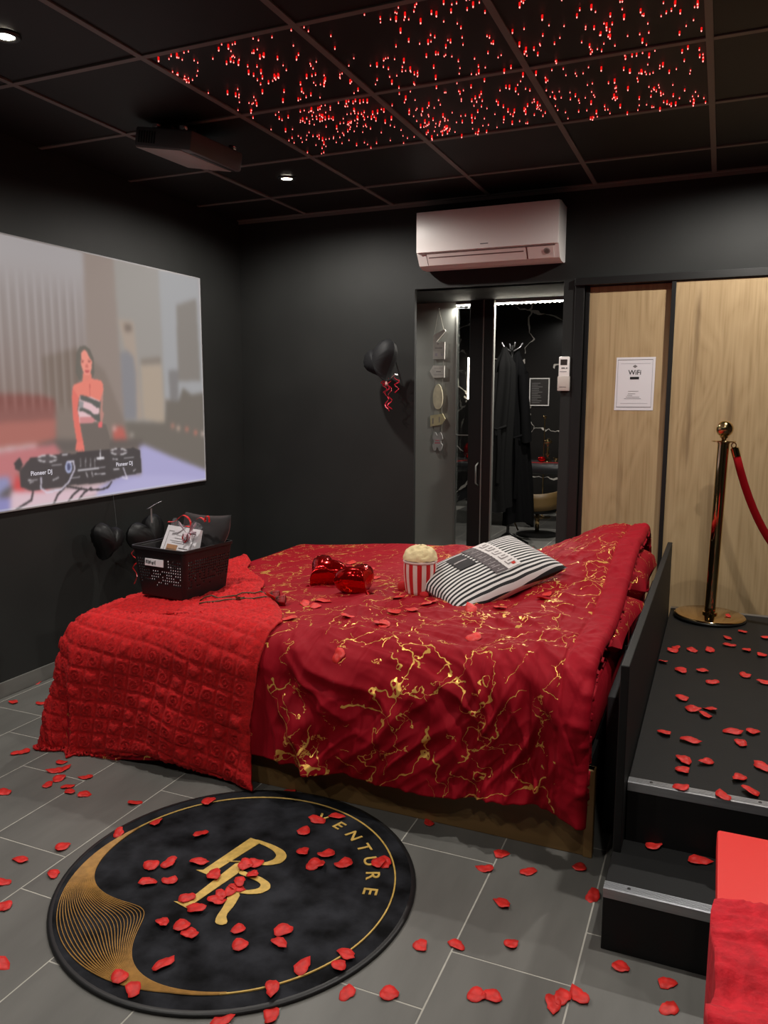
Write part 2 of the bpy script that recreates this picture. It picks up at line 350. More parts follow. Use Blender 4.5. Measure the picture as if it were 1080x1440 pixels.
# star ceiling: six panels of hanging fibre ends
m_star = emission_mat('red_fibre_glow', (255, 26, 24), .9)
m_tip = emission_mat('fibre_tip', (255, 130, 122), 3.4)
st = thing('star_ceiling', 'ceiling field of six black panels dotted with glowing red fibre lights', 'ceiling light', (-.995, 2.92, CZ))
random.seed(21)
xs = [g for g in GX if -1.9 < g < -.09]; ys = [g for g in GY if 2.3 < g < 3.54]
for i in range(3):
    for j in range(2):
        x0, x1, y0, y1 = xs[i] + .011, xs[i + 1] - .011, ys[j] + .011, ys[j + 1] - .011
        p = MB().box(x0, x1, y0, y1, CZ + .005, CZ + .016).build('star_panel', m_ceil, st)
        g = MB(); t = MB(); n = [[118, 150], [105, 140], [100, 130]][i][j]
        pts = []
        cl = [(random.uniform(x0, x1), random.uniform(y0, y1)) for _ in range(12)]
        for q in range(n):
            if random.random() < .45:
                c = random.choice(cl); x = random.gauss(c[0], .035); y = random.gauss(c[1], .035)
            else: x = random.uniform(x0, x1); y = random.uniform(y0, y1)
            x = min(max(x, x0 + .012), x1 - .012); y = min(max(y, y0 + .012), y1 - .012)
            ln = random.choice([.003, .003, .004, .006, .009, .012]); r = .0015 + ln * .17
            z = CZ + .005
            g.tube([(x, y, z), (x, y, z - ln * .6), (x, y, z - ln)], [r * .9, r, r * .75], 5)
            s = .0010 + r * .36
            t.tube([(x, y, z - ln), (x, y, z - ln - s), (x, y, z - ln - 2.0 * s)], [s * .8, s, s * .5], 5)
        a = g.build('fibre_glow', m_star, p, normals=False); tag(a, kind='stuff'); a = t.build('fibre_tips', m_tip, p, normals=False); tag(a, kind='stuff')

# ceiling spots
m_lamp = emission_mat('lamp_lens', (255, 244, 222), 30)
def downlight(x, y, label, w=DOWNLIGHT_W, z=CZ, size=math.radians(165), blend=.6):
    r = thing('ceiling_spot', label, 'spotlight', (x, y, z), 0, 'recessed ceiling spots')
    MB().lathe([(.03, .004), (.03, -.001), (.034, -.006), (.046, -.006), (.05, .0), (.05, .004)], 28, lo=False, hi=False).build('trim_ring', m_black, r, True, False)
    MB().lathe([(.030, .003), (.028, -.0015), (.015, -.004), (.001, -.0045)], 20, lo=True, hi=True).build('lens', m_lamp, r, True, False)
    l = bpy.data.lights.new('spot_beam', 'SPOT'); l.energy = w; l.spot_size = size; l.spot_blend = blend; l.shadow_soft_size = .03; l.color = (1, .95, .88)
    o = bpy.data.objects.new('spot_beam', l); COL.objects.link(o); o.parent = r; o.location = (0, 0, -.012)
    return r
downlight(-2.187, 3.80, 'round recessed ceiling spot near the back left corner', size=math.radians(169), blend=.5)
downlight(-2.187, 2.01, 'round recessed ceiling spot at the left edge of the picture')
downlight(-2.187, .2, 'round recessed ceiling spot behind the camera on the left', DOWNLIGHT_W * .45)
downlight(.2, 3.80, 'round recessed ceiling spot above the stanchion', size=math.radians(174), blend=.4)
downlight(.2, 2.01, 'round recessed ceiling spot above the platform steps')
downlight(.2, .2, 'round recessed ceiling spot above the camera', DOWNLIGHT_W * .45)
downlight(-1.0, .2, 'added unseen ceiling spot behind the rug filling the floor', DOWNLIGHT_W * .45)  # fill lamp added to brighten the floor

# sliding doors with black frames
def sliding(name, x0, x1, y, label):
    r = thing(name, label, None, (x0, y, 0)); r['kind'] = S
    z0, z1 = .03, 2.0
    MB().box(x0, x1, y, y + .018, z0, z1).build('oak_panel', m_wood, r)
    for a, c in ((x0 - .001, x0 + .022), (x1 - .022, x1 + .001)): MB().box(a, c, y - .008, y + .026, z0 - .01, z1, .002).build('stile', m_black, r)
    MB().box(x0 + .022, x1 - .022, y - .006, y + .024, z1 - .006, z1 + .012, .002).build('top_rail', m_black, r)
    MB().box(x0 + .022, x1 - .022, y - .006, y + .024, z0 - .012, z0 + .02, .002).build('bottom_rail', m_black, r)
    return r
sliding('door_1', DX0, -.255, BW + .028, 'oak sliding door with black frame holding the white notice')
sliding('door_2', -.28, .60, BW - .014, 'wide oak sliding door with black frame behind the stanchion')
sliding('door_3', .58, 1.45, BW + .028, 'oak sliding door outside the picture')
tag(MB().box(DX0 - .055, 1.5, BW - .03, BW + .07, 2.0, 2.04, .002).box(DX0 - .055, 1.5, BW - .03, BW + .07, 0, .022).build('trim_2', m_black), 'black top and bottom track of the sliding doors', kind=S)
tag(MB().box(DX0 - .055, DX0 - .004, BW - .01, BW + .08, 0, 2.02, .002).build('trim_3', m_black), 'black jamb left of the sliding doors', kind=S)
tag(MB().box(DX0 - .1, 1.6, BW + .075, BW + .1, 0, 2.1).build('wall_closet', m_black), 'dark back of the sliding door track', kind=S)
tag(MB().box(1.45, RW, BW, BW + .05, 0, 2.04).build('wall_back_right', m_wall), 'black wall right of the sliding doors', kind=S)

# doorway, corridor and the room behind
tag(MB().box(-3.4, -.6, BW + .03, 5.36, OZ, OZ + .1).build('ceiling_corridor', m_wall), 'low black ceiling of the corridor behind the doorway', kind=S)
PYW = 5.27
tag(MB().box(-3.4, -1.716, PYW, PYW + .06, 0, OZ).build('wall_corridor', m_partition), 'grey corridor wall with the hanging plaques', kind=S)
tag(MB().box(-3.4, -3.3, BW + .1, PYW, 0, OZ).build('wall_corridor_left', m_partition), 'end wall of the corridor', kind=S)
tag(MB().box(-.66, -.6, BW + .1, 9.7, 0, 2.6).build('wall_annex_right', m_wall), 'right wall of the room behind', kind=S)
tag(MB().box(-3.5, -.6, PYW, PYW + .06, OZ, 2.6).build('wall_corridor_top', m_wall), 'wall above the corridor opening', kind=S)
tag(MB().box(-3.6, -.6, 9.6, 9.7, 0, 2.6).build('wall_annex_back', m_marble), 'black marble far wall of the room behind', kind=S)
tag(MB().box(-3.6, -3.5, 5.3, 9.7, 0, 2.6).build('wall_annex_left', m_marble), 'black marble side wall of the room behind', kind=S)
tag(MB().box(-3.6, -.6, 5.3, 9.7, 2.5, 2.6).build('ceiling_annex', m_ceil), 'dark ceiling of the room behind', kind=S)
m_glass = M('smoked_glass', (120, 124, 124), .03, trans=1, alpha=.35)
w1 = thing('window_1', 'narrow glazed strip with slim grey metal edges beside the grey corridor wall', None, (-1.66, PYW, 0)); w1['kind'] = S
m_edge = M('grey_metal_edge', (150, 150, 146), .4, metal=.5)
for x in (-1.712, -1.602): MB().box(x - .004, x + .004, PYW - .004, PYW + .03, 0, OZ - .034).build('metal_edge', m_edge, w1)
MB().box(-1.708, -1.606, PYW + .01, PYW + .016, .02, OZ - .04).build('pane', m_glass, w1)
MB().box(-1.708, -1.606, PYW + .0, PYW + .02, 1.12, 1.126).build('glazing_bar', m_edge, w1)
d4 = thing('door_4', 'folded black framed glass door leaf with slim metal edges in the corridor', None, (-1.51, PYW - .06, 0)); d4['kind'] = S
MB().box(-1.598, -1.505, PYW - .06, PYW - .03, 0, OZ - .002, .002).build('leaf', m_black, d4)
MB().box(-1.497, -1.436, PYW - .06, PYW - .03, 0, OZ - .002, .002).build('leaf', m_black, d4)
for x in (-1.501, -1.432): MB().box(x - .004, x + .004, PYW - .065, PYW - .028, 0, OZ - .002).build('metal_edge', m_edge, d4)
hd = MB().tube([(-1.52, PYW - .063, .78), (-1.53, PYW - .09, .80), (-1.53, PYW - .09, .92), (-1.52, PYW - .063, .94)], .006, 8).build('handle', m_edge, d4, True)
# LED strips under the lintel
m_led = emission_mat('led_diode', (255, 246, 226), LED_STR)
def led(x0, x1, label, y=PYW - .02, z=OZ - .03):
    r = thing('led_strip', label, 'led strip', ((x0 + x1) / 2, y, z), 0, 'led strips in the corridor')
    MB().box(x0, x1, y - .012, y + .012, z + .006, z + .029, .002).build('channel', m_alu, r)
    MB().box(x0 + .002, x1 - .002, y - .010, y + .010, z, z + .006, .001).build('diffuser', m_led, r)
    m = MB(); k = int((x1 - x0) / .03)
    for i in range(k):
        x = x0 + (i + .5) * (x1 - x0) / k; m.box(x - .004, x + .004, y - .005, y + .005, z - .005, z)
    tag(m.build('diodes', m_led, r), kind='stuff')
    l = bpy.data.lights.new('led_light', 'AREA'); l.shape = 'RECTANGLE'; l.size = x1 - x0; l.size_y = .02; l.energy = 26 * (x1 - x0); l.color = (1, .95, .86); o = bpy.data.objects.new('led_light', l); COL.objects.link(o); o.parent = r; o.location = (0, -.0, -.008)
led(-1.708, -1.606, 'short bright led strip above the narrow glazed strip')
led(-1.428, -.68, 'long bright led strip above the corridor opening')
downlight(-2.35, 4.92, 'added ceiling spot hidden in the corridor behind the black wall', 13, OZ)  # lamp added out of sight to light the plaques and grey wall
downlight(-2.0, 8.2, 'added unseen ceiling spot above the padded table in the room behind', ANNEX_W, 2.5)  # lamp added out of view to light the table
downlight(-1.4, 6.5, 'added unseen ceiling spot above the coat stand in the room behind', ANNEX_W, 2.5)  # second added lamp, brightens the robes and floor of the room behind
# ================================================================ BED
bed = thing('bed', 'low double bed with brown side boards and black upholstered headboard', 'bed', (-1.3, 3.2, 0))
MB().box(-2.30, -.285, 2.27, 2.30, .0, .28, .003).build('side_board', m_bedwood, bed)
MB().box(-2.30, -.285, 4.10, 4.13, .0, .28, .003).build('side_board', m_bedwood, bed)
MB().box(-2.30, -2.27, 2.30, 4.10, .0, .28, .003).build('foot_board', m_bedwood, bed)
MB().box(-.31, -.283, 2.264, 2.30, .0, .28, .002).build('corner_post', M('brown_post', (134, 104, 62), .5), bed)
MB().box(-2.26, -.30, 2.31, 4.09, .10, .30).build('slat_base', m_black, bed)
MB().box(-2.27, -.30, 2.30, 4.10, .30, .50, .05).build('mattress', m_plain, bed, 'auto')
MB().box(-.276, -.212, 2.42, 4.14, .0, .46, .008).build('headboard', m_uphol, bed, 'auto')
for y in (2.93, 3.53): MB().box(-.279, -.211, y - .003, y + .003, .05, .4715).build('headboard_seam', m_black, bed)

XM, YM, YX, RR = -2.24, 2.35, 4.03, .12
def base_top(x, y):
    z = .565 - .05 * sm(-1.5, -2.3, x)
    z += .135 * sm(-.95, -.42, x) * sm(2.75, 3.6, y) + .035 * sm(-.75, -.45, x)
    z += .012 * noise.noise((x * 1.7, y * 1.9, 3)) 
    return z
def drape(s, t, r=RR, off=0., flare=.05, xm=XM, ym=YM, yx=YX, top=base_top, zmin=.008):
    dx = max(xm - s, 0); dyn = max(ym - t, 0); dyf = max(t - yx, 0); dy = max(dyn, dyf)
    c = (max(s, xm), min(max(t, ym), yx)); d = max(dx, dy); z = top(*c)
    if d <= 0: return Vector((c[0], c[1], z + off)), Vector((0, 0, 1)), 0.
    h = math.hypot(dx, dy); n = Vector((-dx / h, (-dyn + dyf) / h, 0))
    th = min(d / r, PI / 2); o = r * math.sin(th); dr = r * (1 - math.cos(th)); e = max(0, d - r * PI / 2)
    cn = min(dx, dy) / max(dx, dy)
    fl = flare + .16 * cn
    o += e * fl; dr += e * math.sqrt(1 - min(.9, fl) ** 2)
    nm = n * math.sin(th) + Vector((0, 0, math.cos(th)))
    p = Vector((c[0], c[1], z)) + n * o - Vector((0, 0, dr)) + nm * off
    if p.z < zmin: p += n * (zmin - p.z) * .8; p.z = zmin
    return p, nm, d
NO = noise.noise
def ridge(v): return 1 - abs(v) * 2
def wrinkle(s, t, d):
    pressed = 1 - .93 * sm(-1.22, -1.42, s) 
    k = .25 + .75 * sm(0, .25, d)
    wx = .16 * NO((s * 2.1, t * 2.1, 9)); wy = .16 * NO((s * 2.1, t * 2.1, 17))
    c = (s + wx + t + wy) * .707; a = (s - t + wy) * .707
    f = ridge(NO((c * 6, a * 1.5, 1.5))) * .024 + ridge(NO((c * 13, a * 3.0, 5.5))) * .027 + ridge(NO((c * 27, a * 7.0, 8.5))) * .007
    c2 = (s * .9 - t * .45 + wx); a2 = (s * .45 + t * .9)
    g = ridge(NO((c2 * 9, a2 * 2.2, 11.5))) * .020 + ridge(NO((c2 * 18, a2 * 5, 14.5))) * .013
    n1 = NO((c * 8.5 + .6 * wx, a * 2.4, 41)); n2 = NO((c2 * 7.5, a2 * 2.0, 45)); n3 = NO((c * 15, a * 5.5, 49))
    cre = math.exp(-abs(n1) / .07) * .0085 + math.exp(-abs(n2) / .07) * .0075 + math.exp(-abs(n3) / .09) * .0045
    g += cre * (.55 + .9 * NO((s * 2.7, t * 2.7, 53)))
    q = NO((s * 2.3, t * 2.3, 31)) * .016
    top = ridge(NO((s * 3.2 + wy * 2, t * 8 + wx * 3, 22))) * .010 + ridge(NO((s * 9, t * 11, 25))) * .004 + cre * .5
    return pressed * (k * (f + g + q) + (1 - k) * 1.2 * top) 
S0, S1 = XM - .60, -.318
def duvet_len(s): return .492 + .018 * NO((s * 3, 4, 1)) + .085 * sm(-1.45, -1.9, s) + .03 * sm(-.5, -.32, s)
NU, NV = 560, 540
vs = []; uvs = []
er = .026
for j in range(NV):
    for i in range(NU):
        u = i / (NU - 1); v = j / (NV - 1)
        s = S0 + (S1 + .085 - S0) * u
        L0 = duvet_len(max(s, XM)); t0 = YM - L0; t1 = YX + .42
        t = t0 + (t1 - t0) * v
        se = min(s, S1); p, n, d = drape(se, t)
        w = wrinkle(se, t, d)
        over = s - S1
        w += -.007 * math.exp(-((se - (S1 - .065)) / .008) ** 2) + .003 * sm(S1 - .06, S1, se) + .004 * NO((t * 38, s * 12, 3)) * sm(S1 - .09, S1 - .02, se)
        # puffed quilt
        p = p + n * w
        if over > 0:
            th = min(over / er, 2.4); p = p + Vector((1, 0, 0)) * er * math.sin(th) - n * er * (1 - math.cos(th))
        p.z = max(p.z, .006)
        vs.append(p[:]); uvs.append((s, t))
fs = [(j * NU + i, j * NU + i + 1, (j + 1) * NU + i + 1, (j + 1) * NU + i) for j in range(NV - 1) for i in range(NU - 1)]
me = bpy.data.meshes.new('duvet'); me.from_pydata(vs, [], fs)
uvl = me.uv_layers.new(name='UVMap'); li = np.empty(len(me.loops), dtype=np.int32); me.loops.foreach_get('vertex_index', li)
uvl.data.foreach_set('uv', np.array(uvs, dtype=np.float32)[li].ravel())
me.materials.append(m_duvet); me.materials.append(m_plain)
mi = np.zeros(len(me.polygons), dtype=np.int32); cut = int((S1 - .065 - S0) / (S1 + .085 - S0) * (NU - 1))
for j in range(NV - 1): mi[j * (NU - 1) + cut: (j + 1) * (NU - 1)] = 1
me.polygons.foreach_set('material_index', mi); me.polygons.foreach_set('use_smooth', np.ones(len(me.polygons), dtype=bool))
duvet = bpy.data.objects.new('duvet', me); COL.objects.link(duvet)
tag(duvet, 'crimson duvet with gold marble veins spread over the bed', 'duvet')
sd = duvet.modifiers.new('thick', 'SOLIDIFY'); sd.thickness = .012; sd.offset = -1
BV_D = BVHTree.FromPolygons(vs, fs)

# plush throw over the foot corner
TB = YM - .612
vs2 = []; NB, NC = 330, 330
def throw_right(t): return -1.435 + .02 * math.sin(t * 9) if t < 2.40 else -1.435 - (t - 2.40) * .80 + .025 * math.sin((t - 2.4) * 14)
def emboss(s, t):
    a = s * .985 - t * .17; bb = t * .985 + s * .17
    g = .066; ia, ib = math.floor(a / g), math.floor(bb / g)
    fa, fb = a / g - ia - .5, bb / g - ib - .5
    rr = math.hypot(fa, fb); an = math.atan2(fb, fa)
    h = (ia * 7 + ib * 13) % 5
    edge = max(abs(fa), abs(fb))
    z = -.0062 * sm(.38, .48, edge)
    ph = (ia * 2.3 + ib * 1.7)
    if h < 4: z += .0048 * math.cos(2 * PI * rr / .19 + (an if h % 2 else -an) + ph) * (1 - sm(.30, .40, rr))
    else:
        hx, hy = fa * 2.4, fb * 2.4 + .15; q = (hx * hx + hy * hy - .35); heart = q ** 3 - hx * hx * hy ** 3
        z += .0055 * (1 if heart < 0 else -.3)
    return z
def throw_pt(u, v):
    t = TB + (3.50 - TB) * v
    L0 = .60
    sr = throw_right(t); sl = XM - L0
    s = sl + (sr - sl) * u
    hem = .016 * NO((s * 4, 2, 6)) + .02 * NO((s * 1.4, 7, 6)) - .05 * sm(-1.55, -1.95, s) * sm(-2.3, -2.05, s)
    tt = t - hem * (1 - v) ** 4 * (1 if t < YM else 0)
    p, n, d = drape(s, tt, r=RR, off=.032, flare=.05, zmin=.012)
    dx = max(XM - s, 0); dy = max(YM - tt, 0); ang = math.atan2(dy, dx) if (dx or dy) else 0
    fold = 0
    if d > .05:
        k = sm(.05, .5, d)
        if dx > 0 and dy > 0: fold = .03 * k * math.sin(ang * 8 + 1.0)
        elif dy > 0: fold = .016 * k * math.sin(s * 13 + 1.4 * math.sin(tt * 5) ) * (1 if s < -1.5 else .6)
        else: fold = .016 * k * math.sin(tt * 12)
    soft = .016 * NO((s * 5, t * 5, 2)) + .006 * NO((s * 15, t * 15, 4))
    z = emboss(s, t) * (1 - .7 * sm(.45, .5, abs(u - .5)) ) + soft * (.5 + .5 * sm(0, .2, d)) + .0012 * NO((s * 160, t * 160, 1))
    if t > 2.45: z += .012 * ridge(NO((s * 5 + t * 4, t * 9, 3))) * sm(2.45, 2.75, t)
    ed = max(sm(.975, 1, u), sm(.98, 1, 1 - v), sm(.985, 1, v))
    return (p + n * (fold + z) - n * .016 * ed)[:]
th = MB().grid(throw_pt, NB, NC).build('throw_blanket', m_throw, None, True, normals=False)
tag(th, 'bright red plush throw embossed with roses hanging over the foot corner of the bed', 'blanket')
sd = th.modifiers.new('thick', 'SOLIDIFY'); sd.thickness = .008; sd.offset = -1
BV_T = BVHTree.FromPolygons([v.co[:] for v in th.data.vertices], [p.vertices[:] for p in th.data.polygons])
def ztop(x, y):
    best = -1
    for bv in (BV_D, BV_T):
        h = bv.ray_cast(Vector((x, y, 1.4)), Vector((0, 0, -1)))
        if h[0] is not None and h[0].z > best: best = h[0].z; nn = h[1]
    return best, (nn if nn.z > 0 else -nn)

def pillow_mesh(w, h, t, nu=40, nv=28, wr=.004, seed=0, fat=.42):
    m = MB()
    for sgn in (1, -1):
        def fn(u, v, sgn=sgn):
            a, b2 = u * 2 - 1, v * 2 - 1
            k = max(0, (1 - abs(a) ** 2.6) * (1 - abs(b2) ** 2.6))
            x = a * w / 2 * (1 - .05 * (1 - b2 * b2) * abs(a)); y = b2 * h / 2 * (1 - .07 * (1 - a * a) * abs(b2))
            z = sgn * t / 2 * k ** fat
            z += wr * NO((x * 16 + seed, y * 16, sgn)) * (k ** .3)
            return (x, y, z)
        m.grid(fn, nu, nv)
    return m
def frame(o, ex, ey, ez):
    ex, ey, ez = Vector(ex).normalized(), Vector(ey).normalized(), Vector(ez).normalized()
    return Matrix(((ex.x, ey.x, ez.x, o[0]), (ex.y, ey.y, ez.y, o[1]), (ex.z, ey.z, ez.z, o[2]), (0, 0, 0, 1)))
def decompose(o, mtx): o.location = mtx.to_translation(); o.rotation_euler = mtx.to_euler()
pl = pillow_mesh(.60, .44, .21, seed=3, fat=.26).build('pillow', m_pcase, None, True); decompose(pl, frame((-.462, 3.66, .60), (0, 1, 0), (-1, 0, .10), (.10, 0, 1)))
tag(pl, 'plump red pillow end showing under the raised far corner of the duvet', 'pillow', 'pillows under the duvet')
pl = pillow_mesh(.62, .44, .115, seed=9, fat=.28).build('pillow', m_pcase, None, True); decompose(pl, frame((-.468, 3.0, .557), (.05, 1, 0), (-1, 0.05, .1), (.1, 0, 1)))
tag(pl, 'red pillow end poking out below the duvet edge beside the headboard', 'pillow', 'pillows under the duvet')

# striped cushion
def stripes_mat():
    m = bpy.data.materials.new('black_white_stripes'); nt, b = nodes_of(m); N = nt.nodes; L = nt.links
    tc = N.new('ShaderNodeTexCoord'); sp = N.new('ShaderNodeSeparateXYZ'); L.new(tc.outputs['Object'], sp.inputs[0])
    nz = N.new('ShaderNodeTexNoise'); nz.inputs['Scale'].default_value = 5; L.new(tc.outputs['Object'], nz.inputs['Vector'])
    a = N.new('ShaderNodeMath'); a.operation = 'MULTIPLY_ADD'; a.inputs[1].default_value = .012; L.new(nz.outputs[0], a.inputs[0]); L.new(sp.outputs[1], a.inputs[2])
    f = N.new('ShaderNodeMath'); f.operation = 'MULTIPLY'; f.inputs[1].default_value = 1 / .0195; L.new(a.outputs[0], f.inputs[0])
    p = N.new('ShaderNodeMath'); p.operation = 'FRACT'; L.new(f.outputs[0], p.inputs[0])
    g = N.new('ShaderNodeMath'); g.operation = 'GREATER_THAN'; g.inputs[1].default_value = .5; L.new(p.outputs[0], g.inputs[0])
    mx = N.new('ShaderNodeMix'); mx.data_type = 'RGBA'; mx.inputs[6].default_value = lin((20, 18, 20)); mx.inputs[7].default_value = lin((216, 210, 208)); L.new(g.outputs[0], mx.inputs[0]); L.new(mx.outputs[2], b.inputs['Base Color'])
    b.inputs['Roughness'].default_value = .75
    return m
cu = thing('cushion', 'black and white striped cushion with printed patches leaning on the duvet', 'cushion')
CW, CH, CT = .54, .37, .13
pm = pillow_mesh(CW, CH, CT, 60, 44, .003, 5)
cb = pm.build('cover', stripes_mat(), cu, True, False)
def cz(x, y):
    a, b2 = 2 * x / CW, 2 * y / CH; k = max(0, (1 - abs(a) ** 2.6) * (1 - abs(b2) ** 2.6)); return CT / 2 * k ** .42
def patch(name, x0, x1, y0, y1, mat, up=.0028, n=10):
    def fn(u, v):
        x = x0 + (x1 - x0) * u; y = y0 + (y1 - y0) * v; return (x, y, cz(x, y) + up + .003 * NO((x * 16 + 5, y * 16, 1)))
    return MB().grid(fn, n, n).build(name, mat, cu, True, False)
patch('white_patch', .03, .095, -.112, .135, M('white_print', (216, 208, 206), .7))['label'] = 'white printed band'
patch('grey_patch', -.03, .028, -.112, .135, M('grey_print_band', (84, 74, 76), .7))['label'] = 'dark grey printed band'
patch('black_patch', -.125, -.045, .0, .11, M('black_print_band', (34, 28, 30), .7))['label'] = 'black label patch'
mg = M('grey_letter_print', (128, 120, 120), .7); ml = M('light_letter_print', (170, 160, 160), .7)
random.seed(4)
for k in range(5):
    y = .112 - k * .043
    patch('letter', .045, .082, y - .03, y - .024, mg, .0042, 4); patch('letter', .045, .05, y - .03, y - .004, mg, .0042, 4); patch('letter', .06, .082, y - .012, y - .006, mg, .0042, 4)
for k in range(8):
    y = .118 - k * .029
    patch('letter', -.02, .018, y - .018, y - .015, ml, .0042, 4); patch('letter', -.02 + .012 * (k % 3), .0, y - .008, y - .005, ml, .0042, 4)
patch('letter', -.118, -.055, .05, .058, ml, .0042, 4)
patch('red_dot', .062, .078, -.1, -.086, M('red_print', (190, 40, 24), .7), .0044, 5)
ex = Vector((.285, .35, .12)).normalized(); ey = Vector((-.23, .37, .13)); ey = (ey - ex * ey.dot(ex)).normalized(); ez = ex.cross(ey)
decompose(cu, frame((-.85, 3.06, .668), ex, ey, ez))

# popcorn plush
pz = ztop(-1.10, 2.95)[0]
pc = thing('popcorn_plush', 'plush popcorn tub with red and white stripes and a cream puffy top', 'plush toy', (-1.10, 2.95, pz - .004), -.25)
m_cr = M('cream_plush', (226, 206, 158), .85, bump=.4, bscale=120, sheen=.4); m_rw = M('white_plush', (222, 198, 190), .85, bump=.3, bscale=150, sheen=.3); m_rr = M('red_plush_stripe', (186, 18, 24), .85, bump=.3, bscale=150, sheen=.4)
def tub_r(z): return .050 + .012 * math.sin(min(1, z / .14) * PI * .62) + .004
prof = [(0, 0), (.02, .0)] + [(.044, .002)]
NS = 22
for k in range(NS):
    m = MB(); a0 = 2 * PI * k / NS; a1 = 2 * PI * (k + 1) / NS
    zs = [0, .006] + [.006 + .134 * q / 8 for q in range(1, 9)]
    def fn(u, v, a0=a0, a1=a1):
        a = a0 + (a1 - a0) * u; z = .14 * v; r = tub_r(z) * (.72 if v < .02 else 1) + .0015 * math.sin(PI * u)
        return (r * math.cos(a), r * math.sin(a), z)
    m.grid(fn, 5, 14).build('stripe', m_rw if k % 2 else m_rr, pc, True, False)
MB().lathe([(.001, .001), (.045, .001)], 22, lo=False, hi=False).build('base', m_rr, pc, True, False)
def puff(u, v):
    a = 2 * PI * u; e = v * PI / 2; r = .066 * math.cos(e) + .0005; z = .146 + .058 * math.sin(e)
    k = .006 * ridge(NO((math.cos(a) * r * 45, math.sin(a) * r * 45, z * 45)))
    return (r * math.cos(a) + k * math.cos(a), r * math.sin(a) + k * math.sin(a), z + k)
MB().grid(puff, 40, 16, True).build('popcorn_top', m_cr, pc, True, False)
MB().tube([(.062 * math.cos(a), .062 * math.sin(a), .143) for a in [2 * PI * k / 30 for k in range(31)]], .0085, 8).build('rim', m_rw, pc, True, False)
MB().sphere((-.072, -.018, .026), .026, (1.05, .8, .95)).build('foot', m_rr, pc, True, False)
MB().sphere((.05, -.04, .014), .02, (1.1, .9, .7)).build('foot', m_rr, pc, True, False)

# heart balloons
def heart_balloon(w, t, seed):
    m = MB(); n = 56; rings = 14
    out = []
    for k in range(n):
        a = 2 * PI * k / n; x = 16 * math.sin(a) ** 3; y = 13 * math.cos(a) - 5 * math.cos(2 * a) - 2 * math.cos(3 * a) - math.cos(4 * a); out.append((x / 34 * w, (y + 2.5) / 34 * w))
    for sg in (1, -1):
        def fn(u, v, sg=sg):
            k = int(round(u * n)) % n; x, y = out[k]; f = 1 - v
            z = sg * t / 2 * (1 - f ** 2.2) ** .55
            cr = .006 * math.sin(k * 2.7 + seed) * f ** 3 * (1 - f) * 6
            return (x * f, y * f - .02 * w * v, z + sg * cr)
        m.grid(fn, n, rings, True)
    return m
hb = []
def balloon(x, y, w, t, mtx_rot, label, up, mat=m_foil, group='red foil heart balloons'):
    z = ztop(x, y)[0] + up
    r = thing('heart_balloon', label, 'balloon', (x, y, z), 0, group); r.rotation_euler = mtx_rot
    MB2 = heart_balloon(w, t, x * 9); MB2.build('foil', mat, r, True, False)
    def ln(u, v): return (0.018 * math.sin(2 * PI * u) * (.4 + .6 * v), -.46 * w - .035 * v, .004 * math.cos(2 * PI * u))
    MB().grid(ln, 12, 5, True).build('neck', mat, r, True, False)
    return r
balloon(-1.58, 3.02, .205, .125, (math.radians(28), math.radians(12), math.radians(-20)), 'glossy red foil heart balloon nearer the basket', .045)
balloon(-1.36, 2.90, .195, .125, (math.radians(14), math.radians(-8), math.radians(48)), 'glossy red foil heart balloon nearer the popcorn plush', .048)
balloon(-.93, 3.86, .13, .07, (math.radians(15), 0, math.radians(-60)), 'dark red foil balloon half hidden behind the striped cushion', .02)
# ================================================================ PLATFORM, STEPS, STANCHIONS
pf = thing('platform', 'black stepped platform with aluminium stair nosings beside the bed', 'platform', (.5, 3.1, 0))
MB().box(-.178, 1.6, 2.125, 4.12, 0, .334, .002).build('deck', m_matte, pf)
MB().box(-.203, 1.6, 1.874, 2.124, 0, .166, .002).build('lower_step', m_matte, pf)
def nosing(x0, x1, y, z, sgn=-1):
    m = MB().box(x0, x1, y if sgn < 0 else y - .032, y + .032 if sgn < 0 else y, z, z + .0025, .0008).box(x0, x1, y - .003, y, z - .022, z + .0025, .0006)
    for k in range(5): m.box(x0, x1, y + .006 + k * .005, y + .0085 + k * .005, z + .0025, z + .0034)
    o = m.build('nosing', m_alu, pf)
    for i in range(7):
        x = x0 + .06 + i * .27
        if x < x1: MB().lathe([(.0045, .0), (.0045, .0012)], 10, (x, y + .018, z + .0028)).build('screw', m_black, o)
nosing(-.203, 1.6, 1.874, .166); nosing(-.178, 1.6, 2.125, .334)
MB().box(-.178, 1.6, 4.09, 4.122, .334, .3368).box(-.178, 1.6, 4.12, 4.123, .31, .3368).build('nosing', m_alu, pf)
MB().box(-.203, -.181, 2.05, 3.98, 0, .69, .003).build('side_panel', m_matte, pf)['label'] = 'tall black side panel between platform and bed'
def stanchion(x, y, label, lean=0.017):
    r = thing('stanchion', label, 'stanchion', (x, y, .3375), 0, 'rope stanchions'); r.rotation_euler = (0, lean, 0)
    MB().lathe([(.158, 0), (.160, .004), (.160, .014), (.156, .018), (.152, .0195), (.034, .0205)], 56).build('base', m_gold, r, 'auto', False)
    MB().lathe([(.162, .0015), (.1635, .004), (.1635, .009), (.161, .011)], 56, lo=False, hi=False).build('base_edge', m_black, r, True, False)
    MB().lathe([(.034, .019), (.034, .030), (.0255, .032), (.0255, .835), (.028, .836), (.028, .842), (.012, .845)], 32).build('post', m_gold, r, 'auto', False)
    MB().lathe([(.02, .842), (.051, .843), (.053, .8455), (.051, .848), (.02, .849)], 32).build('collar', m_gold, r, True, False)
    MB().lathe([(.012, .848), (.010, .856), (.018, .864), (.020, .868)], 24).build('finial_stem', m_gold, r, True, False)
    MB().sphere((0, 0, .903), .038, u=28, v=18).build('finial_ball', m_gold, r, True, False)
    return r
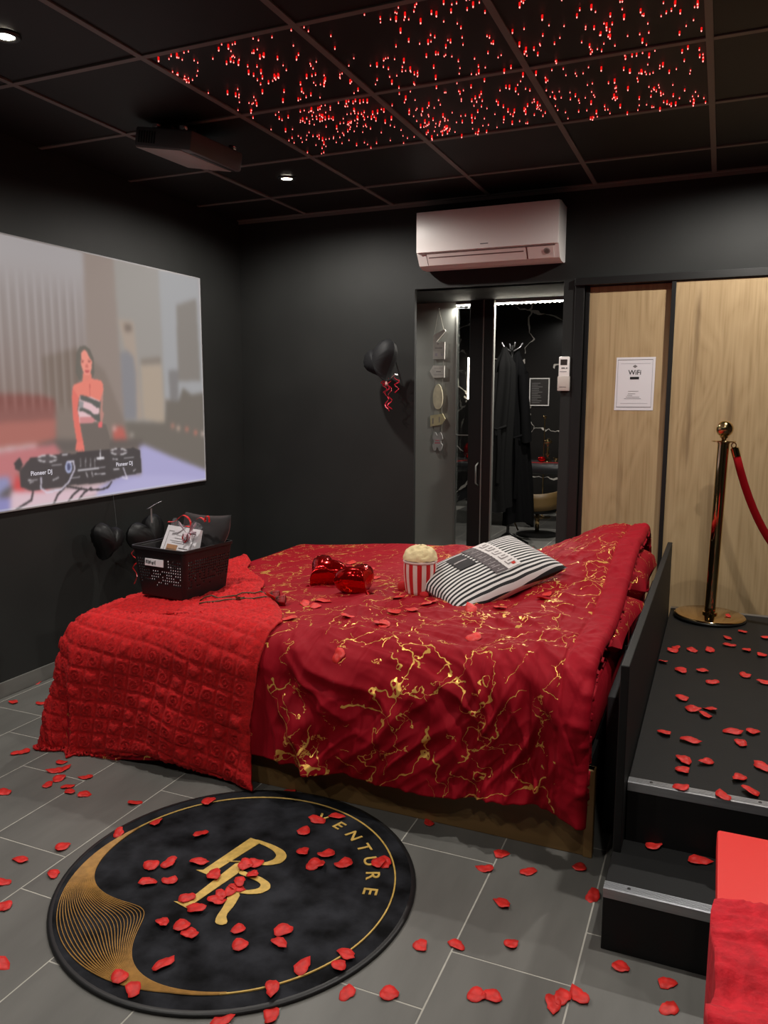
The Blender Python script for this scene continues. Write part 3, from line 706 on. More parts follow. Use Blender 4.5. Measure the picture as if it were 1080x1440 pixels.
stanchion(.004, 3.97, 'polished gold stanchion standing on the platform by the oak doors')
stanchion(1.02, 3.80, 'polished gold stanchion at the far end of the rope outside the picture', 0)
rp = thing('barrier_rope', 'red velvet barrier rope hooked to the gold stanchion', 'rope', (.06, 3.97, 1.17))
A, B = Vector((.074, 3.965, 1.125)), Vector((.96, 3.81, 1.125))
pts = []
for k in range(41):
    t = k / 40; q = A.lerp(B, t); sag = math.cosh((t - .5) * 4.6) / math.cosh(2.3); q.z -= (1 - sag) * .70; pts.append(q)
MB().tube(pts, [.0175] * 41, 14).build('velvet_rope', m_velvet, rp, True)
for p0, p1 in ((pts[0], pts[1]), (pts[-1], pts[-2])):
    d = (p0 - p1).normalized()
    MB().tube([p0 - d * .012, p0 + d * .028, p0 + d * .034], [.019, .019, .012], 14).build('brass_cap', m_gold, rp, 'auto')
    e = p0 + d * .042
    MB().tube([e + Vector((.010 * math.cos(a), 0, .012 * math.sin(a))) for a in [2 * PI * i / 14 for i in range(15)]], .0028, 6).build('hook', m_gold, rp, True)

# red bench at the right foreground with plush cover
bn = thing('bench', 'flat red vinyl bench top at the right edge in front of the steps', 'bench', (.4, 1.2, 0))
MB().box(.042, .72, .55, 1.655, .455, .5, .006).build('top', m_vinyl, bn, 'auto')
for x in (.10, .66):
    for y in (.62, 1.58): MB().box(x - .02, x + .02, y - .02, y + .02, 0, .455, .003).build('leg', m_black, bn)
def cov(u, v):
    t = .50 + .875 * v; s = -.02 + .80 * u
    x = s; z = .520
    if s < .045: x = .036 - .004 * math.sin(t * 30); z = .520 - (.045 - s) * 3.2
    z += .022 * ridge(NO((s * 3, t * 11, 2))) + .012 * NO((s * 9, t * 9, 5)) + emboss(s, t) * .5
    y = t + .012 * NO((s * 14, 3, 3)) * v
    z -= .012 * sm(.975, 1, v)
    return (x - (.006 * NO((0, t * 16, 8)) if s < .045 else 0), y, z)
cv = MB().grid(cov, 150, 200).build('bench_cover', M('pinkish_red_plush', (196, 22, 38), .9, var=.2, vscale=50, bump=.5, bscale=120, sheen=.15), None, True, normals=False)
tag(cv, 'folded pinkish red plush blanket on the red bench at the right edge', 'blanket')
cv.modifiers.new('thick', 'SOLIDIFY').thickness = .006

# ================================================================ RUG
RC = (-1.204, 1.752); RRAD = .512
rg = thing('rug', 'round black plush rug with gold monogram and swirl in front of the bed', 'rug', (RC[0], RC[1], 0))
def rugf(u, v):
    a = 2 * PI * u; r = RRAD * .985 * v + .0005; x, y = r * math.cos(a), r * math.sin(a)
    return (x, y, .0095 + .0012 * NO((x * 9, y * 9, 1)) + .0007 * NO((x * 30, y * 30, 4)))
MB().grid(rugf, 96, 40, True).build('pile', m_rug, rg, True, False)
MB().lathe([(RRAD * .975, .0005), (RRAD * .995, .001), (RRAD, .004), (RRAD * .995, .009), (RRAD * .983, .0105), (RRAD * .972, .0102)], 96, lo=False, hi=False).build('bound_edge', m_rugedge, rg, True, False)
ZR = .0118
def flat(poly, name, mat, parent=rg, z=ZR):
    bm = bmesh.new(); vv = [bm.verts.new((p[0], p[1], z)) for p in poly]; bm.faces.new(vv); bmesh.ops.triangulate(bm, faces=bm.faces[:])
    ge = bmesh.ops.extrude_face_region(bm, geom=bm.faces[:])
    for e in ge['geom']:
        if isinstance(e, bmesh.types.BMVert): e.co.z -= .0012
    return MB().bm(bm).build(name, mat, parent, False, False)
def smooth_poly(pts, it=2):
    for _ in range(it):
        q = []
        for i in range(len(pts)):
            a, b2 = pts[i], pts[(i + 1) % len(pts)]
            q += [(a[0] * .8 + b2[0] * .2, a[1] * .8 + b2[1] * .2), (a[0] * .2 + b2[0] * .8, a[1] * .2 + b2[1] * .8)]
        pts = q
    return pts
flat([(-.079, .185), (-.035, .181), (-.079, -.006), (-.091, -.028), (-.133, -.022), (-.114, -.013)], 'monogram_b_stem', m_gold_print)
flat(smooth_poly([(-.062, .186), (.009, .179), (.055, .165), (.079, .141), (.080, .106), (.047, .079), (.008, .069), (.006, .08), (.035, .091), (.049, .113), (.046, .134), (.025, .152), (-.01, .164), (-.047, .171)]), 'monogram_b_bowl', m_gold_print, z=ZR + .0002)
flat([(-.046, .049), (-.02, .076), (-.012, .009), (-.044, -.148), (-.041, -.177), (-.102, -.165), (-.069, -.156)], 'monogram_r_stem', m_gold_print)
flat(smooth_poly([(-.012, .03), (.013, .026), (.059, .024), (.1, .009), (.114, -.014), (.1, -.043), (.061, -.062), (.005, -.066), (.005, -.056), (.05, -.050), (.082, -.027), (.081, -.009), (.065, .001), (.029, .008), (-.012, .012)]), 'monogram_r_bowl', m_gold_print, z=ZR + .0002)
flat(smooth_poly([(.012, -.062), (.049, -.062), (.062, -.115), (.064, -.158), (.087, -.183), (.076, -.197), (.056, -.196), (.045, -.176), (.036, -.125)], 1), 'monogram_r_leg', m_gold_print, z=ZR + .0003)
MB().tube([(-.074, .05, ZR), (-.03, .066, ZR), (.008, .075, ZR)], .0022, 5).build('monogram_hairline', m_gold_print, rg, world=False)
for ch, an in zip('VENTURE', (11, 22, 33.5, 44.5, 55.5, 66, 77)):
    a = math.radians(90 - an); r = .385
    text_obj('letter_' + ch.lower(), ch, .058, m_gold_print, rg, Matrix.Translation((RC[0] + r * math.cos(a), RC[1] + r * math.sin(a), ZR)) @ Matrix.Rotation(a - PI / 2, 4, 'Z') @ Matrix.Diagonal((1.15, 1, 1, 1)), .0008)
# gold ring (right part) and the swirl of fine lines
RG = .452
def arc(r, a0, a1, n=80): return [(r * math.cos(math.radians(a0 + (a1 - a0) * i / n)), r * math.sin(math.radians(a0 + (a1 - a0) * i / n)), ZR) for i in range(n + 1)]
rw = [.0012 + .0012 * math.sin(PI * i / 80) for i in range(81)]
MB().tube(arc(RG, 172, -62), .0026, 5).build('gold_ring', m_gold_print, rg, world=False)
def sw_out(t): return Vector((math.cos(math.radians(168 + 132 * t)), math.sin(math.radians(168 + 132 * t)), 0)) * (RG + .034 * math.sin(PI * min(1, t * 1.15)) ** 1)
def sw_in(t): 
    a = math.radians(168 + 132 * t); return Vector((math.cos(a), math.sin(a), 0)) * (RG - .002 - .155 * math.exp(-((t - .52) / .17) ** 2) - .02 * math.sin(PI * t))
def sw(t, k): return sw_out(t).lerp(sw_in(t), k)
n = 24
for i in range(n):
    k = i / (n - 1)
    MB().tube([sw(t / 60, k) + Vector((0, 0, ZR)) for t in range(61)], [.0011 + .0014 * abs(.5 - t / 60) * 2 for t in range(61)], 5).build('swirl_line', m_gold_fade, rg, world=False)
def solid(t0, t1, name):
    p = [sw_out(t0 + (t1 - t0) * i / 24)[:2] for i in range(25)] + [sw_in(t1 + (t0 - t1) * i / 24)[:2] for i in range(25)]
    flat(p, name, m_gold_fade, z=ZR - .0003)
solid(0, .2, 'swirl_tip'); solid(.80, 1, 'swirl_tip')

# ================================================================ PETALS
PF = [(-2.147, 2.004), (-2.148, 1.952), (-2.072, 1.973), (-2.04, 1.948), (-1.977, 1.953), (-2.064, 2.051), (-2.25, 1.852), (-1.777, 1.976), (-1.799, 1.676), (-1.863, 1.575), (-1.822, 1.471), (-1.717, 1.56), (-1.725, 1.395), (-1.552, 1.233), (-2.899, 2.473), (-2.772, 2.509), (-2.463, 2.094), (-2.442, 2.117), (-2.206, 2.045), (-2.188, 2.065), (-2.239, 2.105), (-2.998, 2.705), (-0.854, 1.355), (-0.726, 1.482), (-0.635, 1.519), (-0.625, 1.7), (-0.804, 2.256), (-1.329, 2.254), (-0.54, 2.177), (-0.564, 2.083), (-0.443, 2.119), (-0.309, 2.2), (-0.252, 2.079), (-0.478, 1.948), (-0.541, 1.739), (-0.414, 1.797), (-0.148, 1.823), (-0.446, 1.595), (-0.412, 1.607), (-0.277, 1.64), (-0.261, 1.668), (-0.226, 1.687), (-0.04, 1.811), (-0.031, 1.729), (-0.948, 1.293)]
PR = [(-1.68, 1.792), (-1.612, 1.89), (-1.535, 2.065), (-1.435, 1.888), (-1.469, 1.692), (-1.429, 1.721), (-1.35, 1.762), (-1.424, 1.622), (-1.372, 1.655), (-1.279, 1.608), (-1.226, 1.581), (-1.272, 1.499), (-1.22, 1.509), (-1.181, 1.493), (-1.171, 1.376), (-1.238, 1.298), (-1.184, 1.284), (-1.145, 2.031), (-1.092, 1.93), (-1.018, 1.945), (-1.017, 1.894), (-1.029, 1.885), (-0.949, 1.923), (-0.858, 1.966), (-0.843, 1.981), (-1.138, 2.108), (-1.09, 2.152), (-1.214, 1.802), (-1.195, 1.822), (-1.172, 1.774), (-1.272, 1.727), (-1.184, 1.726), (-1.178, 1.703), (-1.186, 1.679), (-1.195, 1.631), (-1.198, 1.653), (-1.076, 1.556), (-1.038, 1.506), (-0.966, 1.597), (-0.95, 1.552), (-0.857, 1.502), (-0.778, 1.584), (-0.776, 1.54), (-0.886, 1.412)]
PS = [(-0.102, 2.116), (0.013, 2.089)]
PP = [(-0.041, 2.142), (0.062, 2.136), (0.132, 2.191), (0.145, 3.778), (0.082, 3.647), (0.237, 3.714), (0.087, 3.541), (-0.129, 3.365), (-0.117, 3.411), (-0.055, 3.407), (0.013, 3.436), (0.155, 3.498), (0.21, 3.451), (-0.158, 3.207), (-0.085, 3.122), (-0.009, 3.155), (0.141, 3.16), (0.026, 3.029), (0.21, 3.108), (-0.067, 2.823), (-0.031, 2.729), (0.024, 2.759), (0.01, 2.694), (-0.105, 2.493), (0.091, 2.589), (0.149, 2.614), (-0.029, 2.465), (0.114, 2.51), (-0.041, 2.319), (0.02, 2.331), (-0.042, 2.252), (0.105, 2.265), (0.166, 2.36)]
PB = [(-1.473, 2.65), (-1.417, 2.628), (-1.431, 2.715), (-1.21, 2.493), (-1.057, 2.453), (-1.076, 2.612), (-1.131, 2.797), (-1.013, 2.639), (-0.991, 2.789), (-0.816, 2.734), (-0.719, 2.798), (-0.721, 3.162), (-0.582, 2.978), (-0.577, 2.902), (-1.41, 3.191), (-1.65, 3.444), (-1.519, 3.24), (-1.12, 2.242), (-0.713, 2.434), (-1.002, 2.762), (-1.046, 2.448), (-1.6, 2.595), (-1.433, 2.447), (-1.505, 3.347), (-1.066, 3.912)]

pet = []
random.seed(11)
for q in range(6):
    rad = [1 + .16 * math.sin(2 * a + q) + .10 * math.sin(3 * a + q * 2.1) + .05 * math.sin(7 * a + q) for a in [2 * PI * i / 16 for i in range(16)]]
    cu1, cu2, tw = random.uniform(.2, .5), random.uniform(-.15, .3), random.uniform(-.2, .2)
    m = MB(); vs = [(0, 0, .0025)]; fs = []
    for ri in (.5, 1):
        for i in range(16):
            a = 2 * PI * i / 16; r = .0185 * rad[i] * ri; x, y = r * math.cos(a) * 1.12, r * math.sin(a) * .92
            if i == 0: x *= 1 + .18 * ri
            z = .0025 + (cu1 * y * y + cu2 * x * x + tw * x * y) * 14 * .8 + .0012 * math.sin(a * 3 + q)
            vs.append((x, y, max(z, .0012)))
    for i in range(16):
        j2 = (i + 1) % 16; fs += [(0, 1 + i, 1 + j2), (1 + i, 17 + i, 17 + j2, 1 + j2)]
    m.add(vs, fs); o = m.build('rose_petal', m_petal, None, True, normals=True); o.modifiers.new('thick', 'SOLIDIFY').thickness = .0007
    pet.append(o)
used = [0] * 6
def petal(x, y, z, nrm, label, group, sc=1.):
    q = random.randrange(6); o = pet[q]
    if used[q]: o = o.copy(); COL.objects.link(o)
    used[q] = 1
    n = Vector(nrm).normalized(); tilt = Vector((random.gauss(0, .10), random.gauss(0, .10), 0)); n = (n + tilt).normalized()
    a = random.uniform(0, 2 * PI); ex = Vector((math.cos(a), math.sin(a), 0)); ex = (ex - n * ex.dot(n)).normalized()
    decompose(o, frame((x, y, z), ex, n.cross(ex), n)); k = sc * random.uniform(1.0, 1.28); o.scale = (k, k, k)
    tag(o, label, 'petal', group)
def fl_label(x, y):
    if x < -2.6: return 'red rose petal on the floor beside the left skirting'
    if x < -1.6 and y > 1.9: return 'red rose petal on the floor tiles below the hanging throw'
    if x < -1.4: return 'red rose petal on the floor tiles left of the round rug'
    if y > 2.04: return 'red rose petal on the floor in the shadow along the bed board'
    if x < -.6: return 'red rose petal on the floor tiles at the near edge of the rug'
    if x > -.16: return 'red rose petal on the floor in front of the black step'
    return 'red rose petal on the floor tiles between the rug and the black steps'
def rug_label(x, y):
    dx, dy = x - RC[0], y - RC[1]; r = math.hypot(dx, dy)
    if abs(dx) < .12 and -.2 < dy < .2: return 'red rose petal lying on the gold monogram of the rug'
    if r > .33 and dx > .0 and dy > .05: return 'red rose petal on the rug beside the gold lettering'
    if r > .40: return 'red rose petal on the gold ring or swirl of the rug'
    return 'red rose petal on the plain black part of the rug'
def pf_label(x, y):
    if y < 2.2: return 'red rose petal on the front edge of the platform by the aluminium nosing'
    if y > 3.3: return 'red rose petal on the far end of the platform near the stanchion'
    return 'red rose petal on the middle of the black platform'
def bd_label(x, y):
    if x < -1.35: return 'red rose petal on the duvet around the heart balloons'
    if x > -.85: return 'red rose petal on the duvet beside the striped cushion'
    return 'red rose petal on the duvet in front of the popcorn plush'
for x, y in PF:
    petal(x, y, .0015, (0, 0, 1), fl_label(x, y), 'petals on the floor')
for k, (x, y) in enumerate(PR): petal(x, y, .0125 + .0012 * (k % 4), (0, 0, 1), rug_label(x, y), 'petals on the rug')
petal(*PS[0], .169, (0, 0, 1), 'red rose petal on the lower black step nearer the bed', 'petals on the step')
petal(*PS[1], .169, (0, 0, 1), 'red rose petal on the lower black step beside the red bench', 'petals on the step')
for k, (x, y) in enumerate(PP): petal(x, max(y, 2.15) if y > 2.15 else y, .3378 + .0008 * (k % 3), (0, 0, 1), pf_label(x, y), 'petals on the platform', 1.0)
petal(.085, 3.955, .3375 + .0215, (0, 0, 1), 'red rose petal on the round gold base of the stanchion', 'petals on the platform', .85)
for x, y in PB:
    z, nn = ztop(x, y); petal(x, y, z + .002, nn, bd_label(x, y), 'petals on the bed', 1.2)
z, nn = ztop(-1.714, 2.551); g = pet[0].copy(); g.data = pet[0].data.copy(); g.data.materials[0] = m_gold; COL.objects.link(g); g.name = 'gold_foil_scrap'
decompose(g, Matrix.Translation((-1.714, 2.551, z + .003))); g.scale = (.9, .7, 1.6); tag(g, 'crumpled scrap of gold foil on the red throw beside the roses', 'foil scrap')
if 'group' in g: del g['group']
# two artificial roses
def rose(head, tail, label):
    h = Vector(head); t = Vector(tail)
    hz = ztop(h.x, h.y)[0] + .018; r = thing('artificial_rose', label, 'rose', (h.x, h.y, hz), 0, 'artificial roses'); h.z = hz
    d = (h - Vector((t.x, t.y, hz))).normalized()
    pts = []
    for k in range(13):
        q = h.lerp(t, k / 12); z = ztop(q.x, q.y)[0] + .005; pts.append(Vector((q.x, q.y, max(z, hz - .06 * k) if k < 3 else z)))
    pts[0] = h - d * .012
    MB().tube(pts, .0028, 6).build('stem', m_green, r, True)
    rot = d.to_track_quat('Z', 'Y').to_matrix().to_4x4(); rot.translation = h
    m = MB(); m.lathe([(.002, -.016), (.010, -.012), (.0165, -.002), (.017, .010), (.013, .022), (.008, .026)], 14); o = m.build('bloom_core', M('rose_core', (92, 8, 14), .6), None, True); o.data.transform(rot); put(o, r)
    for k in range(5):
        def fn(u, v, k=k):
            a = 2 * PI * k / 5 + (u - .5) * 1.7; rr = .006 + .017 * math.sin(v * 1.9) + .002 * v * math.cos(u * 6); return (rr * math.cos(a), rr * math.sin(a), -.012 + .040 * v - .006 * abs(u - .5))
        o = MB().grid(fn, 6, 6).build('bloom_petal', M('rose_red', (150, 14, 22), .55) if k == 0 else bpy.data.materials['rose_red'], None, True, normals=False); o.data.transform(rot); put(o, r); o.modifiers.new('t', 'SOLIDIFY').thickness = .001
    for k in range(4):
        def fn2(u, v, k=k):
            a = PI / 2 * k + .3 + (u - .5) * (1 - v) * 1.0; rr = .004 + .018 * math.sin(v * 1.7); return (rr * math.cos(a), rr * math.sin(a), -.018 + .022 * v)
        o = MB().grid(fn2, 4, 5).build('sepal', m_green, None, True, normals=False); o.data.transform(rot); put(o, r)
    return r
rose((-1.63, 2.665, 0), (-1.90, 2.545, 0), 'dark red artificial rose on the bed with its stem against the basket')
rose((-1.565, 2.605, 0), (-1.86, 2.485, 0), 'dark red artificial rose lying nearest the throw edge')
